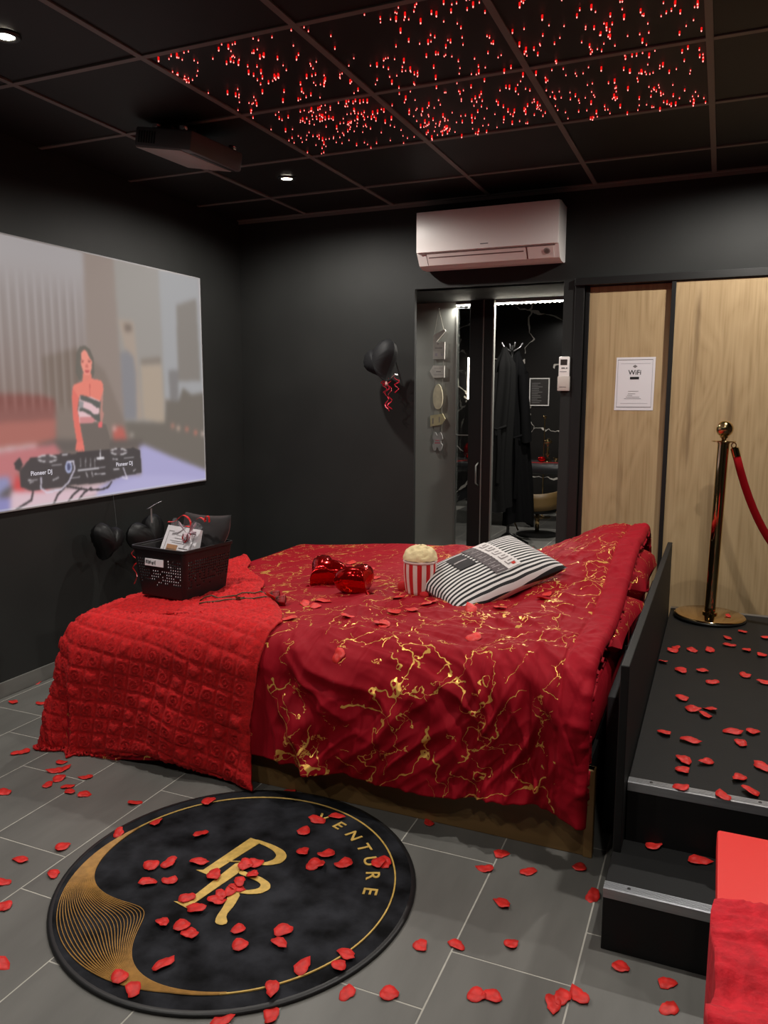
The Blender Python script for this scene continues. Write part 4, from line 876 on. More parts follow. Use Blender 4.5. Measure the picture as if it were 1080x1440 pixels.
# ================================================================ PROJECTION SCREEN
SCREEN = [('p',(141,127,119),[(3.145,2.223),(3.375,2.109),(3.368,1.762),(3.386,1.252),(3.044,1.25),(3.133,1.631)]),('p',(150,146,141),[(3.358,2.106),(3.738,2.129),(3.746,1.603),(3.733,1.229),(3.386,1.252),(3.368,1.762)]),('p',(158,160,163),[(3.718,2.114),(4.093,2.103),(4.11,1.344),(3.732,1.372),(3.73,1.666)]),('p',(124,119,113),[(3.867,1.919),(4.064,1.98),(4.082,1.482),(3.862,1.478)]),('p',(166,150,136),[(3.371,1.797),(3.493,1.796),(3.512,1.532),(3.531,1.26),(3.458,1.262),(3.412,1.648)]),('p',(128,128,134),[(3.376,1.616),(3.429,1.637),(3.48,1.603),(3.495,1.507),(3.485,1.262),(3.383,1.264)]),('p',(172,156,138),[(3.535,1.557),(3.714,1.57),(3.723,1.23),(3.541,1.263)]),('p',(128,118,108),[(3.538,1.594),(3.707,1.614),(3.708,1.574),(3.539,1.562)]),('p',(110,96,86),[(3.417,1.772),(3.474,1.777),(3.475,1.738),(3.418,1.733)]),('p',(120,118,118),[(3.772,1.54),(3.866,1.543),(3.855,1.359),(3.781,1.346)]),('p',(104,98,90),[(3.386,1.252),(3.724,1.236),(3.742,1.366),(3.855,1.359),(3.902,1.439),(3.987,1.399),(4.113,1.413),(4.11,0.915),(3.54,1.109),(3.379,1.155)]),('p',(126,112,103),[(2.84,1.573),(3.072,1.628),(3.252,1.523),(3.386,1.252),(3.448,1.115),(2.888,1.124),(2.915,1.373),(2.841,1.405)]),('p',(136,80,74),[(1.745,1.405),(2.813,1.394),(2.907,1.373),(2.898,1.156),(2.564,1.143),(1.721,1.163)]),('p',(172,98,88),[(1.732,1.28),(2.575,1.268),(2.907,1.275),(2.892,1.167),(2.565,1.153),(1.722,1.171)]),('p',(215,205,210),[(2.234,1.14),(2.565,1.153),(2.781,1.162),(2.781,1.151),(2.564,1.138),(2.232,1.117)]),('p',(92,84,80),[(2.781,1.162),(2.893,1.178),(3.524,1.148),(3.521,1.098),(2.93,1.105)]),('p',(190,90,80),[(3.29,1.231),(3.375,1.222),(3.397,1.154),(3.293,1.159)]),('p',(210,130,110),[(3.811,1.214),(3.809,1.21),(3.805,1.207),(3.8,1.205),(3.793,1.204),(3.787,1.205),(3.782,1.207),(3.779,1.211),(3.778,1.215),(3.779,1.219),(3.783,1.222),(3.788,1.224),(3.795,1.225),(3.801,1.224),(3.806,1.222),(3.81,1.218)]),('p',(230,190,170),[(3.863,1.199),(3.861,1.195),(3.857,1.192),(3.852,1.189),(3.845,1.189),(3.839,1.19),(3.833,1.192),(3.83,1.196),(3.829,1.2),(3.83,1.204),(3.834,1.207),(3.84,1.21),(3.846,1.21),(3.853,1.209),(3.858,1.207),(3.862,1.203)]),('p',(220,120,100),[(3.945,1.189),(3.943,1.185),(3.939,1.182),(3.933,1.18),(3.926,1.179),(3.92,1.18),(3.914,1.183),(3.911,1.186),(3.91,1.191),(3.911,1.195),(3.915,1.198),(3.921,1.2),(3.928,1.201),(3.934,1.2),(3.94,1.197),(3.944,1.194)]),('p',(225,120,100),[(4.031,1.165),(4.029,1.161),(4.025,1.158),(4.019,1.156),(4.012,1.155),(4.005,1.156),(3.999,1.159),(3.996,1.163),(3.995,1.167),(3.996,1.171),(4.0,1.174),(4.006,1.177),(4.013,1.177),(4.02,1.176),(4.026,1.174),(4.03,1.17)]),('p',(215,190,180),[(4.102,1.156),(4.1,1.151),(4.096,1.148),(4.09,1.146),(4.083,1.145),(4.076,1.146),(4.07,1.149),(4.066,1.153),(4.065,1.157),(4.066,1.161),(4.071,1.165),(4.077,1.167),(4.084,1.168),(4.091,1.166),(4.097,1.164),(4.101,1.16)]),('p',(240,220,215),[(3.319,1.215),(3.318,1.212),(3.315,1.209),(3.31,1.207),(3.305,1.206),(3.3,1.207),(3.296,1.209),(3.293,1.213),(3.292,1.216),(3.293,1.22),(3.296,1.223),(3.301,1.225),(3.306,1.225),(3.311,1.224),(3.316,1.222),(3.318,1.219)]),('p',(240,230,230),[(3.203,1.219),(3.202,1.216),(3.199,1.213),(3.194,1.211),(3.189,1.211),(3.184,1.211),(3.18,1.214),(3.178,1.217),(3.177,1.22),(3.178,1.224),(3.181,1.227),(3.186,1.229),(3.191,1.229),(3.195,1.228),(3.2,1.226),(3.202,1.223)]),('p',(200,190,180),[(3.454,1.176),(3.453,1.172),(3.449,1.169),(3.444,1.167),(3.439,1.167),(3.433,1.168),(3.429,1.17),(3.426,1.173),(3.425,1.177),(3.426,1.181),(3.43,1.184),(3.435,1.186),(3.44,1.186),(3.446,1.186),(3.45,1.183),(3.453,1.18)]),('p',(196,112,116),[(1.595,1.031),(2.564,1.137),(2.887,1.156),(2.933,1.105),(2.671,1.057),(2.628,0.966),(2.609,0.953),(2.601,0.851),(1.566,0.74)]),('p',(140,142,190),[(1.917,1.046),(2.554,1.024),(2.606,1.023),(2.615,0.974),(2.547,0.931),(1.908,0.945)]),('p',(138,136,196),[(1.907,0.933),(2.547,0.931),(2.611,0.924),(2.6,0.837),(1.887,0.73)]),('p',(84,78,80),[(2.548,0.945),(2.602,0.976),(2.637,0.972),(2.607,0.928),(2.547,0.93)]),('p',(228,196,208),[(2.613,0.953),(2.951,0.932),(3.251,0.934),(3.188,0.873),(2.636,0.847),(2.601,0.851)]),('p',(172,168,216),[(3.129,0.847),(3.179,0.916),(3.325,0.961),(3.503,0.954),(3.493,1.111),(3.539,1.117),(3.757,1.04),(4.127,0.92),(4.123,0.849)]),('p',(182,178,224),[(3.178,0.891),(3.502,0.946),(3.751,0.923),(4.124,0.869),(3.129,0.847)]),('p',(214,60,62),[(2.623,0.959),(2.66,1.036),(2.69,0.959),(2.822,0.953),(2.854,0.988),(2.807,1.008),(2.863,0.972),(2.82,0.934),(2.635,0.95)]),('p',(104,98,90),[(3.063,1.602),(3.086,1.634),(3.12,1.642),(3.156,1.627),(3.18,1.576),(3.18,1.509),(3.16,1.472),(3.15,1.544),(3.095,1.511),(3.09,1.475),(3.071,1.461),(3.05,1.509)]),('p',(222,112,100),[(3.024,1.43),(3.072,1.435),(3.063,1.377),(3.049,1.32),(3.06,1.252),(3.07,1.185),(3.077,1.153),(3.034,1.15),(3.023,1.218),(3.014,1.298),(3.017,1.386)]),('p',(182,130,120),[(3.213,1.409),(3.241,1.437),(3.23,1.368),(3.222,1.313),(3.234,1.299),(3.218,1.255),(3.202,1.258),(3.205,1.304),(3.214,1.34)]),('p',(222,128,112),[(3.101,1.506),(3.156,1.508),(3.157,1.477),(3.172,1.466),(3.091,1.455)]),('p',(228,128,112),[(3.025,1.43),(3.032,1.443),(3.052,1.45),(3.092,1.461),(3.163,1.477),(3.22,1.47),(3.238,1.451),(3.237,1.419),(3.209,1.361),(3.144,1.384),(3.071,1.391),(3.063,1.377)]),('p',(196,96,88),[(3.14,1.449),(3.145,1.449),(3.142,1.386),(3.137,1.386)]),('p',(232,144,128),[(3.095,1.603),(3.115,1.621),(3.133,1.612),(3.152,1.58),(3.167,1.567),(3.16,1.522),(3.14,1.494),(3.118,1.493),(3.101,1.511),(3.089,1.546)]),('p',(150,84,76),[(3.093,1.564),(3.108,1.566),(3.106,1.557),(3.094,1.557)]),('p',(150,84,76),[(3.138,1.567),(3.159,1.567),(3.154,1.559),(3.14,1.559)]),('p',(170,100,90),[(3.092,1.569),(3.11,1.573),(3.11,1.57)]),('p',(170,100,90),[(3.136,1.574),(3.159,1.573),(3.136,1.57)]),('p',(206,112,100),[(3.123,1.549),(3.135,1.55),(3.138,1.53),(3.114,1.529)]),('p',(186,78,80),[(3.113,1.517),(3.129,1.52),(3.146,1.518),(3.138,1.506),(3.119,1.505)]),('p',(226,188,192),[(3.071,1.391),(3.144,1.384),(3.207,1.363),(3.197,1.304),(3.174,1.277),(3.179,1.258),(3.058,1.253),(3.053,1.311)]),('p',(150,145,146),[(3.062,1.366),(3.093,1.359),(3.088,1.328),(3.06,1.328)]),('p',(204,136,136),[(3.06,1.284),(3.162,1.282),(3.17,1.263),(3.147,1.25),(3.061,1.252)]),('p',(92,92,88),[(3.073,1.394),(3.108,1.389),(3.15,1.376),(3.21,1.357),(3.207,1.326),(3.184,1.327),(3.142,1.352),(3.072,1.369)]),('p',(92,92,88),[(3.062,1.325),(3.085,1.33),(3.133,1.315),(3.163,1.293),(3.203,1.297),(3.205,1.255),(3.173,1.262),(3.132,1.292),(3.09,1.309),(3.061,1.311)]),('p',(108,98,92),[(3.061,1.252),(3.172,1.249),(3.243,1.243),(3.265,1.176),(3.259,1.087),(3.087,1.098),(3.079,1.162),(3.065,1.225)]),('p',(226,118,106),[(3.03,1.157),(3.076,1.156),(3.082,1.121),(3.082,1.098),(3.072,1.099),(3.067,1.124),(3.062,1.089),(3.052,1.09),(3.05,1.123),(3.045,1.095),(3.036,1.1),(3.037,1.123),(3.027,1.108),(3.02,1.124)]),('p',(245,225,225),[(3.047,1.101),(3.046,1.099),(3.045,1.097),(3.043,1.096),(3.041,1.096),(3.039,1.097),(3.038,1.098),(3.037,1.1),(3.037,1.102),(3.037,1.104),(3.039,1.106),(3.04,1.107),(3.042,1.107),(3.044,1.106),(3.045,1.105),(3.046,1.103)]),('p',(245,225,225),[(3.063,1.094),(3.062,1.092),(3.061,1.09),(3.06,1.089),(3.058,1.089),(3.056,1.089),(3.054,1.091),(3.053,1.092),(3.053,1.094),(3.054,1.096),(3.055,1.098),(3.057,1.099),(3.059,1.1),(3.06,1.099),(3.062,1.098),(3.063,1.096)]),('p',(245,225,225),[(3.082,1.1),(3.081,1.098),(3.08,1.096),(3.078,1.095),(3.076,1.095),(3.075,1.095),(3.073,1.097),(3.072,1.098),(3.072,1.1),(3.073,1.103),(3.074,1.104),(3.075,1.105),(3.077,1.106),(3.079,1.105),(3.081,1.104),(3.082,1.102)]),('p',(224,104,106),[(3.185,1.244),(3.208,1.26),(3.219,1.248),(3.213,1.224),(3.187,1.226)]),('p',(68,61,62),[(2.642,1.082),(2.675,1.105),(2.69,1.071),(2.67,1.041),(2.644,1.052)]),('p',(70,63,64),[(2.668,1.041),(2.738,1.1),(2.954,1.107),(3.037,1.094),(3.027,0.964),(2.941,0.939),(2.726,0.943),(2.671,0.967)]),('p',(66,60,61),[(2.956,1.074),(3.038,1.108),(3.263,1.107),(3.31,1.006),(3.327,0.951),(3.181,0.935),(2.942,0.947)]),('p',(68,63,64),[(3.26,1.094),(3.447,1.107),(3.501,1.088),(3.506,0.961),(3.327,0.955),(3.255,0.992)]),('p',(196,190,192),[(2.902,1.084),(2.897,1.076),(2.882,1.071),(2.86,1.068),(2.836,1.069),(2.811,1.072),(2.791,1.078),(2.778,1.085),(2.774,1.093),(2.78,1.1),(2.794,1.105),(2.814,1.108),(2.839,1.108),(2.863,1.105),(2.884,1.099),(2.898,1.092)]),('p',(84,76,78),[(2.885,1.085),(2.881,1.08),(2.87,1.077),(2.855,1.076),(2.836,1.076),(2.818,1.078),(2.803,1.082),(2.794,1.087),(2.79,1.092),(2.794,1.096),(2.805,1.099),(2.82,1.101),(2.838,1.101),(2.856,1.098),(2.872,1.095),(2.882,1.09)]),('p',(84,76,78),[(2.827,1.11),(2.851,1.109),(2.847,1.066),(2.824,1.068)]),('p',(84,76,78),[(2.773,1.096),(2.904,1.087),(2.904,1.08),(2.772,1.089)]),('p',(196,190,192),[(3.399,1.087),(3.393,1.08),(3.378,1.074),(3.355,1.072),(3.329,1.072),(3.303,1.075),(3.282,1.081),(3.268,1.088),(3.263,1.096),(3.269,1.103),(3.284,1.108),(3.306,1.111),(3.332,1.111),(3.358,1.108),(3.38,1.102),(3.394,1.095)]),('p',(84,76,78),[(3.381,1.088),(3.377,1.084),(3.365,1.081),(3.349,1.079),(3.329,1.079),(3.31,1.081),(3.294,1.085),(3.284,1.09),(3.28,1.094),(3.285,1.099),(3.295,1.102),(3.312,1.104),(3.331,1.104),(3.35,1.101),(3.367,1.098),(3.377,1.093)]),('p',(84,76,78),[(3.317,1.113),(3.346,1.112),(3.343,1.069),(3.314,1.071)]),('p',(84,76,78),[(3.261,1.099),(3.402,1.09),(3.401,1.083),(3.261,1.092)]),('p',(170,176,210),[(2.992,1.035),(2.989,1.023),(2.984,1.014),(2.976,1.007),(2.967,1.006),(2.958,1.009),(2.952,1.016),(2.947,1.027),(2.947,1.039),(2.949,1.051),(2.955,1.061),(2.963,1.067),(2.972,1.069),(2.98,1.066),(2.987,1.058),(2.991,1.048)]),('p',(80,80,110),[(2.982,1.036),(2.98,1.028),(2.977,1.022),(2.973,1.018),(2.968,1.017),(2.963,1.019),(2.959,1.023),(2.957,1.03),(2.957,1.038),(2.958,1.046),(2.962,1.052),(2.966,1.056),(2.971,1.058),(2.975,1.056),(2.979,1.051),(2.981,1.044)]),('l',(58,52,54),0.01,[(2.739,0.939),(2.727,0.899),(2.637,0.865)]),('l',(58,52,54),0.01,[(2.933,0.935),(2.888,0.906),(2.859,0.863)]),('l',(58,52,54),0.01,[(3.046,0.923),(2.99,0.896),(2.957,0.867)]),('l',(58,52,54),0.01,[(3.114,0.916),(3.066,0.899),(3.026,0.867)]),('l',(58,52,54),0.01,[(3.265,0.933),(3.237,0.908),(3.19,0.9),(3.089,0.909),(2.952,0.94)]),('l',(214,206,222),0.008,[(2.966,1.065),(3.003,1.064),(3.008,1.022),(2.964,0.962),(2.91,0.928),(2.82,0.926),(2.788,0.949),(2.792,0.998)]),('l',(214,206,222),0.007,[(3.359,1.002),(3.375,0.964),(3.388,0.938),(3.349,0.949)]),('l',(150,146,148),0.005,[(3.052,1.075),(3.048,1.031)]),('l',(150,146,148),0.005,[(3.086,1.072),(3.083,1.028)]),('l',(150,146,148),0.005,[(3.12,1.07),(3.117,1.025)]),('l',(150,146,148),0.005,[(3.151,1.068),(3.148,1.023)]),('l',(205,200,205),0.008,[(3.031,1.014),(3.175,1.015)]),('l',(205,200,205),0.006,[(3.193,1.111),(3.189,1.057)]),('l',(225,220,225),0.012,[(3.169,1.067),(3.213,1.065)]),('l',(188,182,186),0.006,[(2.864,1.053),(2.924,1.053)]),('l',(188,182,186),0.006,[(2.716,0.994),(2.767,0.991)]),('l',(188,182,186),0.006,[(3.144,0.986),(3.219,0.981)]),('l',(188,182,186),0.006,[(2.986,0.98),(3.039,0.981)]),('l',(188,182,186),0.006,[(3.084,0.999),(3.093,0.976)]),('l',(188,182,186),0.006,[(3.123,1.0),(3.129,0.975)]),('l',(188,182,186),0.006,[(3.186,1.016),(3.221,1.016)]),('l',(188,182,186),0.006,[(3.283,1.055),(3.319,1.05)]),('l',(188,182,186),0.006,[(3.368,1.053),(3.444,1.052)]),('l',(188,182,186),0.006,[(3.285,0.999),(3.328,0.997)]),('l',(188,182,186),0.006,[(2.933,1.099),(2.964,1.1)]),('l',(188,182,186),0.006,[(2.863,0.98),(2.899,0.99)]),('l',(188,182,186),0.006,[(3.439,0.978),(3.459,0.985)]),('l',(188,182,186),0.006,[(2.724,0.982),(2.743,0.984)])]
NBG = 33

SY0, SY1, SZ0, SZ1 = 1.905, 4.102, .866, 2.098
scr = thing('projection_screen', 'large projected picture of a woman at dj decks on the left wall', 'screen', (LW, (SY0 + SY1) / 2, SZ0))
MB().box(LW, LW + .014, SY0 - .008, SY1 + .008, SZ0 - .008, SZ1 + .008, .002).build('frame', M('screen_edge', (150, 148, 150), .6), scr)
NYs, NZs = 540, 304
yy = np.linspace(SY0, SY1, NYs); zz = np.linspace(SZ0, SZ1, NZs)
Yg, Zg = np.meshgrid(yy, zz)
v = (Zg - SZ0) / (SZ1 - SZ0)
def mixc(a, b2, k): k = np.clip(k, 0, 1)[..., None]; return np.array(a, float) * (1 - k) + np.array(b2, float) * k
img = mixc((132, 116, 108), (164, 159, 160), (v - .35) / .6)
cur = (Yg < 3.13) & (Zg > 1.36 - .1) & (Zg < 1.96 + (Yg - 3.1) * .02)
ph = Yg * 2 * PI / .052 + .6 * np.sin(Yg * 11)
st_ = (np.sin(ph) * 9 + np.sin(ph * 2.03 + 1) * 3)
fade = np.clip((1.98 - Zg) / .14, 0, 1) * np.clip((3.13 - Yg) / .05, 0, 1)
warm = np.clip((1.75 - Zg) / .9, 0, 1) * np.clip((3.0 - Yg) / .8, 0, 1)
img = img + warm[..., None] * np.array([8, -8, -8])
def inside(P):
    c = np.zeros(Yg.shape, bool); n = len(P)
    for i in range(n):
        (y1, z1), (y2, z2) = P[i], P[(i + 1) % n]
        if z1 == z2: continue
        k = (Zg > z1) != (Zg > z2)
        c ^= k & (Yg < (y2 - y1) * (Zg - z1) / (z2 - z1) + y1)
    return c
def soften(a, n):
    for _ in range(n):
        p = np.pad(a, ((1, 1), (1, 1), (0, 0)), 'edge'); a = (p[1:-1, 1:-1] * 2 + p[:-2, 1:-1] + p[2:, 1:-1] + p[1:-1, :-2] + p[1:-1, 2:]) / 6
    return a
for si, s in enumerate(SCREEN):
    if si == NBG:
        img = soften(img, 26); img = img * .86 + np.array([146, 132, 126]) * .14
        soft_edge = np.clip((Zg - 1.30) / .06, 0, 1) * fade; img = img + ((st_ - 6) * soft_edge)[..., None] * np.array([.85, .95, 1.0])
    if s[0] == 'p': img[inside(s[2])] = s[1]
    else:
        P = s[3]
        for i in range(len(P) - 1):
            a = np.array(P[i]); d = np.array(P[i + 1]) - a; L2 = max(1e-9, d @ d)
            t = np.clip(((Yg - a[0]) * d[0] + (Zg - a[1]) * d[1]) / L2, 0, 1)
            k = np.hypot(Yg - a[0] - t * d[0], Zg - a[1] - t * d[1]) < s[2] / 2
            img[k] = s[1]
# a light blur, as in a projected picture
for _ in range(4):
    p = np.pad(img, ((1, 1), (1, 1), (0, 0)), 'edge'); img = (p[1:-1, 1:-1] * 4 + p[:-2, 1:-1] + p[2:, 1:-1] + p[1:-1, :-2] + p[1:-1, 2:]) / 8
img[:3] = img[:3] * .6 + 80; img[:, -2:] = img[:, -2:] * .6 + 85
c = np.clip(img / 255, 0, 1); c = np.where(c <= .04045, c / 12.92, ((c + .055) / 1.055) ** 2.4)
co = np.stack([np.full(Yg.shape, LW + .0145), Yg, Zg], -1).reshape(-1, 3)
ii = np.arange(NYs * NZs).reshape(NZs, NYs); qd = np.stack([ii[:-1, :-1], ii[:-1, 1:], ii[1:, 1:], ii[1:, :-1]], -1).reshape(-1, 4)
me = bpy.data.meshes.new('picture'); me.vertices.add(len(co)); me.vertices.foreach_set('co', co.astype(np.float32).ravel())
me.loops.add(qd.size); me.polygons.add(len(qd)); me.loops.foreach_set('vertex_index', qd.astype(np.int32).ravel()); me.polygons.foreach_set('loop_start', np.arange(0, qd.size, 4, dtype=np.int32)); me.update(calc_edges=True)
at = me.color_attributes.new('picture', 'FLOAT_COLOR', 'POINT'); at.data.foreach_set('color', np.concatenate([c.reshape(-1, 3), np.ones((len(co), 1))], 1).astype(np.float32).ravel())
mp_ = bpy.data.materials.new('projected_picture'); nt, b = nodes_of(mp_); an = nt.nodes.new('ShaderNodeVertexColor'); an.layer_name = 'picture'
nt.links.new(an.outputs[0], b.inputs['Emission Color']); b.inputs['Emission Strength'].default_value = .92; b.inputs['Base Color'].default_value = (.04, .04, .04, 1); b.inputs['Roughness'].default_value = .9; b.inputs['Specular IOR Level'].default_value = 0
me.materials.append(mp_); o = bpy.data.objects.new('picture', me); COL.objects.link(o); put(o, scr)
m_lt = emission_mat('projected_lettering', (222, 216, 226), .9)
for y, z, sz in ((2.797, 1.023, .030), (3.369, 1.022, .030)): text_obj('deck_lettering', 'Pioneer DJ', sz, m_lt, scr, on_left(LW + .0152, y, z), .0001)

# ================================================================ AIR CONDITIONER
ac = thing('air_conditioner', 'white wall air conditioner above the doorway', 'air conditioner', (-1.26, BW, 2.13))
AX0, AX1 = -1.665, -.853
def ap(d, z): return (BW - d, z)
MB().prism([ap(0, 2.135), ap(0, 2.428), ap(.165, 2.432), ap(.185, 2.428), ap(.20, 2.415), ap(.20, 2.20), ap(.155, 2.137), ap(.10, 2.124), ap(.03, 2.126)], 'x', AX0, AX1).build('casing', m_white, ac)
MB().box(AX0 + .0, AX1 - .0, BW - .212, BW - .199, 2.203, 2.426, .004).build('front_panel', m_white, ac, 'auto')
def fl_(d0, z0, d1, z1, x0, x1, name, mat, out=.004):
    nx = Vector((0, -(z0 - z1), -(d0 - d1))); 
    n = Vector((0, -(z0 - z1), -(d0 - d1))).normalized()
    a, b2 = Vector((0, BW - d0, z0)), Vector((0, BW - d1, z1))
    m = MB(); P = [a, b2, b2 + n * out, a + n * out]
    return m.prism([(p.y, p.z) for p in P], 'x', x0, x1).build(name, mat, ac)
fl_(.199, 2.196, .158, 2.140, AX0 + .06, -1.035, 'louvre', m_white2)
fl_(.199, 2.196, .158, 2.140, -1.022, AX1 - .03, 'sensor_panel', m_white2)
m_line = M('ac_gap', (112, 92, 88), .6)
fl_(.200, 2.199, .198, 2.1965, AX0 + .02, AX1 - .02, 'seam', m_line, .0055)
for x in (AX0 + .055, -1.031): fl_(.199, 2.196, .158, 2.140, x, x + .005, 'louvre_gap', m_line, .0015)
q = on_back(-.918, BW - .1855, 2.1685); mt = Matrix.Translation((-.918, BW - .186, 2.170)) @ Matrix.Rotation(math.radians(90 + 36), 4, 'X')
bm = bmesh.new(); bmesh.ops.create_cone(bm, cap_ends=True, segments=24, radius1=.019, radius2=.017, depth=.005); MB().bm(bm, mt).build('sensor_eye', M('sensor_grey', (150, 140, 136), .4), ac, 'auto')
bm = bmesh.new(); bmesh.ops.create_cone(bm, cap_ends=True, segments=24, radius1=.012, radius2=.011, depth=.007); MB().bm(bm, mt).build('sensor_grille', M('sensor_dark', (104, 98, 94), .5), ac, 'auto')
MB().box(-1.285, -1.24, BW - .2128, BW - .2118, 2.226, 2.231).build('maker_mark', m_grey, ac)
fl_(.188, 2.181, .184, 2.176, AX0 + .07, -1.045, 'louvre_line', m_line, .0048)

# ================================================================ PROJECTOR
pj = thing('projector', 'black projector hung tilted from the ceiling panels', 'projector', (-2.19, 2.97, 2.53))
mt = Matrix.Translation((-2.188, 2.968, 2.446)) @ Matrix.Rotation(math.radians(-3), 4, 'Z') @ Matrix.Rotation(math.radians(11), 4, 'Y')
m_pjb = M('projector_black', (84, 84, 85), .45); m_pjd = M('projector_dark', (22, 22, 23), .5)
def pbox(name, x0, x1, y0, y1, z0, z1, mat, bev=.003, par=pj): 
    m = MB().box(x0, x1, y0, y1, z0, z1, bev); m.v = [(mt @ Vector(p))[:] for p in m.v]; return m.build(name, mat, par, 'auto')
body = pbox('body', -.152, .152, -.174, .174, -.040, .040, m_pjb, .01)
pbox('under_cover', -.146, .10, -.168, .168, -.043, -.038, M('projector_cover', (160, 154, 150), .5), .002)
pbox('cable_recess', .104, .13, -.12, .16, -.0425, -.037, m_pjd)
for k in range(7): pbox('vent_slat', -.13 + k * .014, -.123 + k * .014, -.1765, -.172, -.024, .024, m_pjd, .001)
pbox('lens_window', -.156, -.150, -.05, .05, -.02, .025, m_black)
pbox('mount_arm', -.02, .02, -.15, .15, .04, .055, m_pjd)
MB().tube([(-2.188, 2.968, 2.48), (-2.188, 2.968, 2.53)], .028, 14).build('ceiling_mount', m_pjd, pj)
for x, y in ((.09, -.155), (-.05, -.16), (.13, .12)): pbox('mount_foot', x - .014, x + .014, y - .012, y + .012, .040, .058, m_silver if x != -.05 else m_silver, .004)

# ================================================================ BLACK BALLOONS WITH RIBBON
def curl(p0, n, seed, ln=.012):
    random.seed(seed); p = Vector(p0); pts = [p.copy()]
    for k in range(n):
        a = k * 1.15 + seed; p = p + Vector((.016 * math.cos(a), .010 * math.sin(a * 1.3), -ln)); pts.append(p.copy())
    return pts
wb_ = thing('black_balloon', 'black heart foil balloon with curled red ribbons on the back wall', 'balloon', (-1.885, 4.37, 1.585), 0, 'black foil balloons')
eg = heart_balloon(.285, .15, 4.0); BBX = Vector((-1.885, 4.37, 1.585))
ez_ = Vector((-.42, -.87, .12)).normalized(); ey_ = Vector((-.42, .12, .9)); ey_ = (ey_ - ez_ * ey_.dot(ez_)).normalized(); rr = frame(BBX, ey_.cross(ez_), ey_, ez_)
eg.v = [(rr @ Vector(p))[:] for p in eg.v]; eg.build('foil', M('black_foil_matte', (26, 26, 28), .62, bump=.2, bscale=14, spec=.3), wb_, True)
tip = rr @ Vector((0, -.135, 0))
MB().tube([tip + Vector((0, 0, .01)), tip + Vector((.006, -.01, -.012))], [.006, .009], 8).build('neck', M('pink_valve', (176, 130, 126), .4), wb_, True)
for k, (x, z) in enumerate(((-1.865, 1.495), (-1.835, 1.495), (-1.80, 1.50), (-1.85, 1.485), (-1.82, 1.48))):
    pts = curl((x, 4.36, z), [7, 16, 11, 9, 15][k], k * 2.1 + 1, [.006, .012, .008, .008, .011][k])
    MB().ribbon(pts, [Vector((math.cos(i * .9 + k), .3, math.sin(i * .9 + k))) for i in range(len(pts))], .007).build('ribbon', m_rib2, wb_)
MB().tube([(-1.815, 4.35, 1.50), (-1.785, 4.34, 1.518), (-1.77, 4.34, 1.515)], .004, 6).build('knot', m_silver, wb_)
MB().tube([(-1.90, 4.40, 1.66), (-1.90, BW, 1.68)], .003, 6).build('pin', m_black, wb_)
# pair under the screen
def dark_balloon(y, z, w, tilt, label, seed):
    r = thing('black_balloon', label, 'balloon', (-2.87, y, z), 0, 'black foil balloons')
    h = heart_balloon(w, .13, seed); q = Matrix.Translation((-2.88, y, z)) @ Matrix.Rotation(tilt, 4, 'X') @ Matrix.Rotation(PI / 2, 4, 'Z') @ Matrix.Rotation(PI / 2, 4, 'X')
    h.v = [(q @ Vector(p))[:] for p in h.v]; h.build('foil', m_blackfoil, r, True)
    return r
r1 = dark_balloon(3.40, .60, .30, math.radians(12), 'black foil balloon leaning on the left wall just behind the basket', 2)
r2 = dark_balloon(3.09, .64, .22, math.radians(-20), 'smaller black foil balloon with red ribbon left of the basket under the screen', 5)
MB().ribbon([(-2.80, 3.32, .79), (-2.79, 3.37, .81), (-2.79, 3.42, .82)], (1, .2, .4), .012).build('foil_tab', m_silver, r1)
MB().ribbon([(-2.795, 3.345, .79), (-2.80, 3.35, .75), (-2.80, 3.35, .71)], (0, 1, 0), .012).build('foil_tab', m_grey, r1)
pts = curl((-2.78, 3.2, .60), 13, 3, .015); MB().ribbon(pts, [Vector((.3, math.cos(i), math.sin(i))) for i in range(len(pts))], .007).build('ribbon', m_ribbon, r2)
MB().tube([(-2.78, 3.2, .62), (-2.785, 3.2, .60)], .006, 6).build('knot', m_silver, r2)
MB().tube([(-2.985, 3.27, .86), (-2.93, 3.22, .78), (-2.88, 3.17, .70)], .002, 6).build('string', m_black, r2)

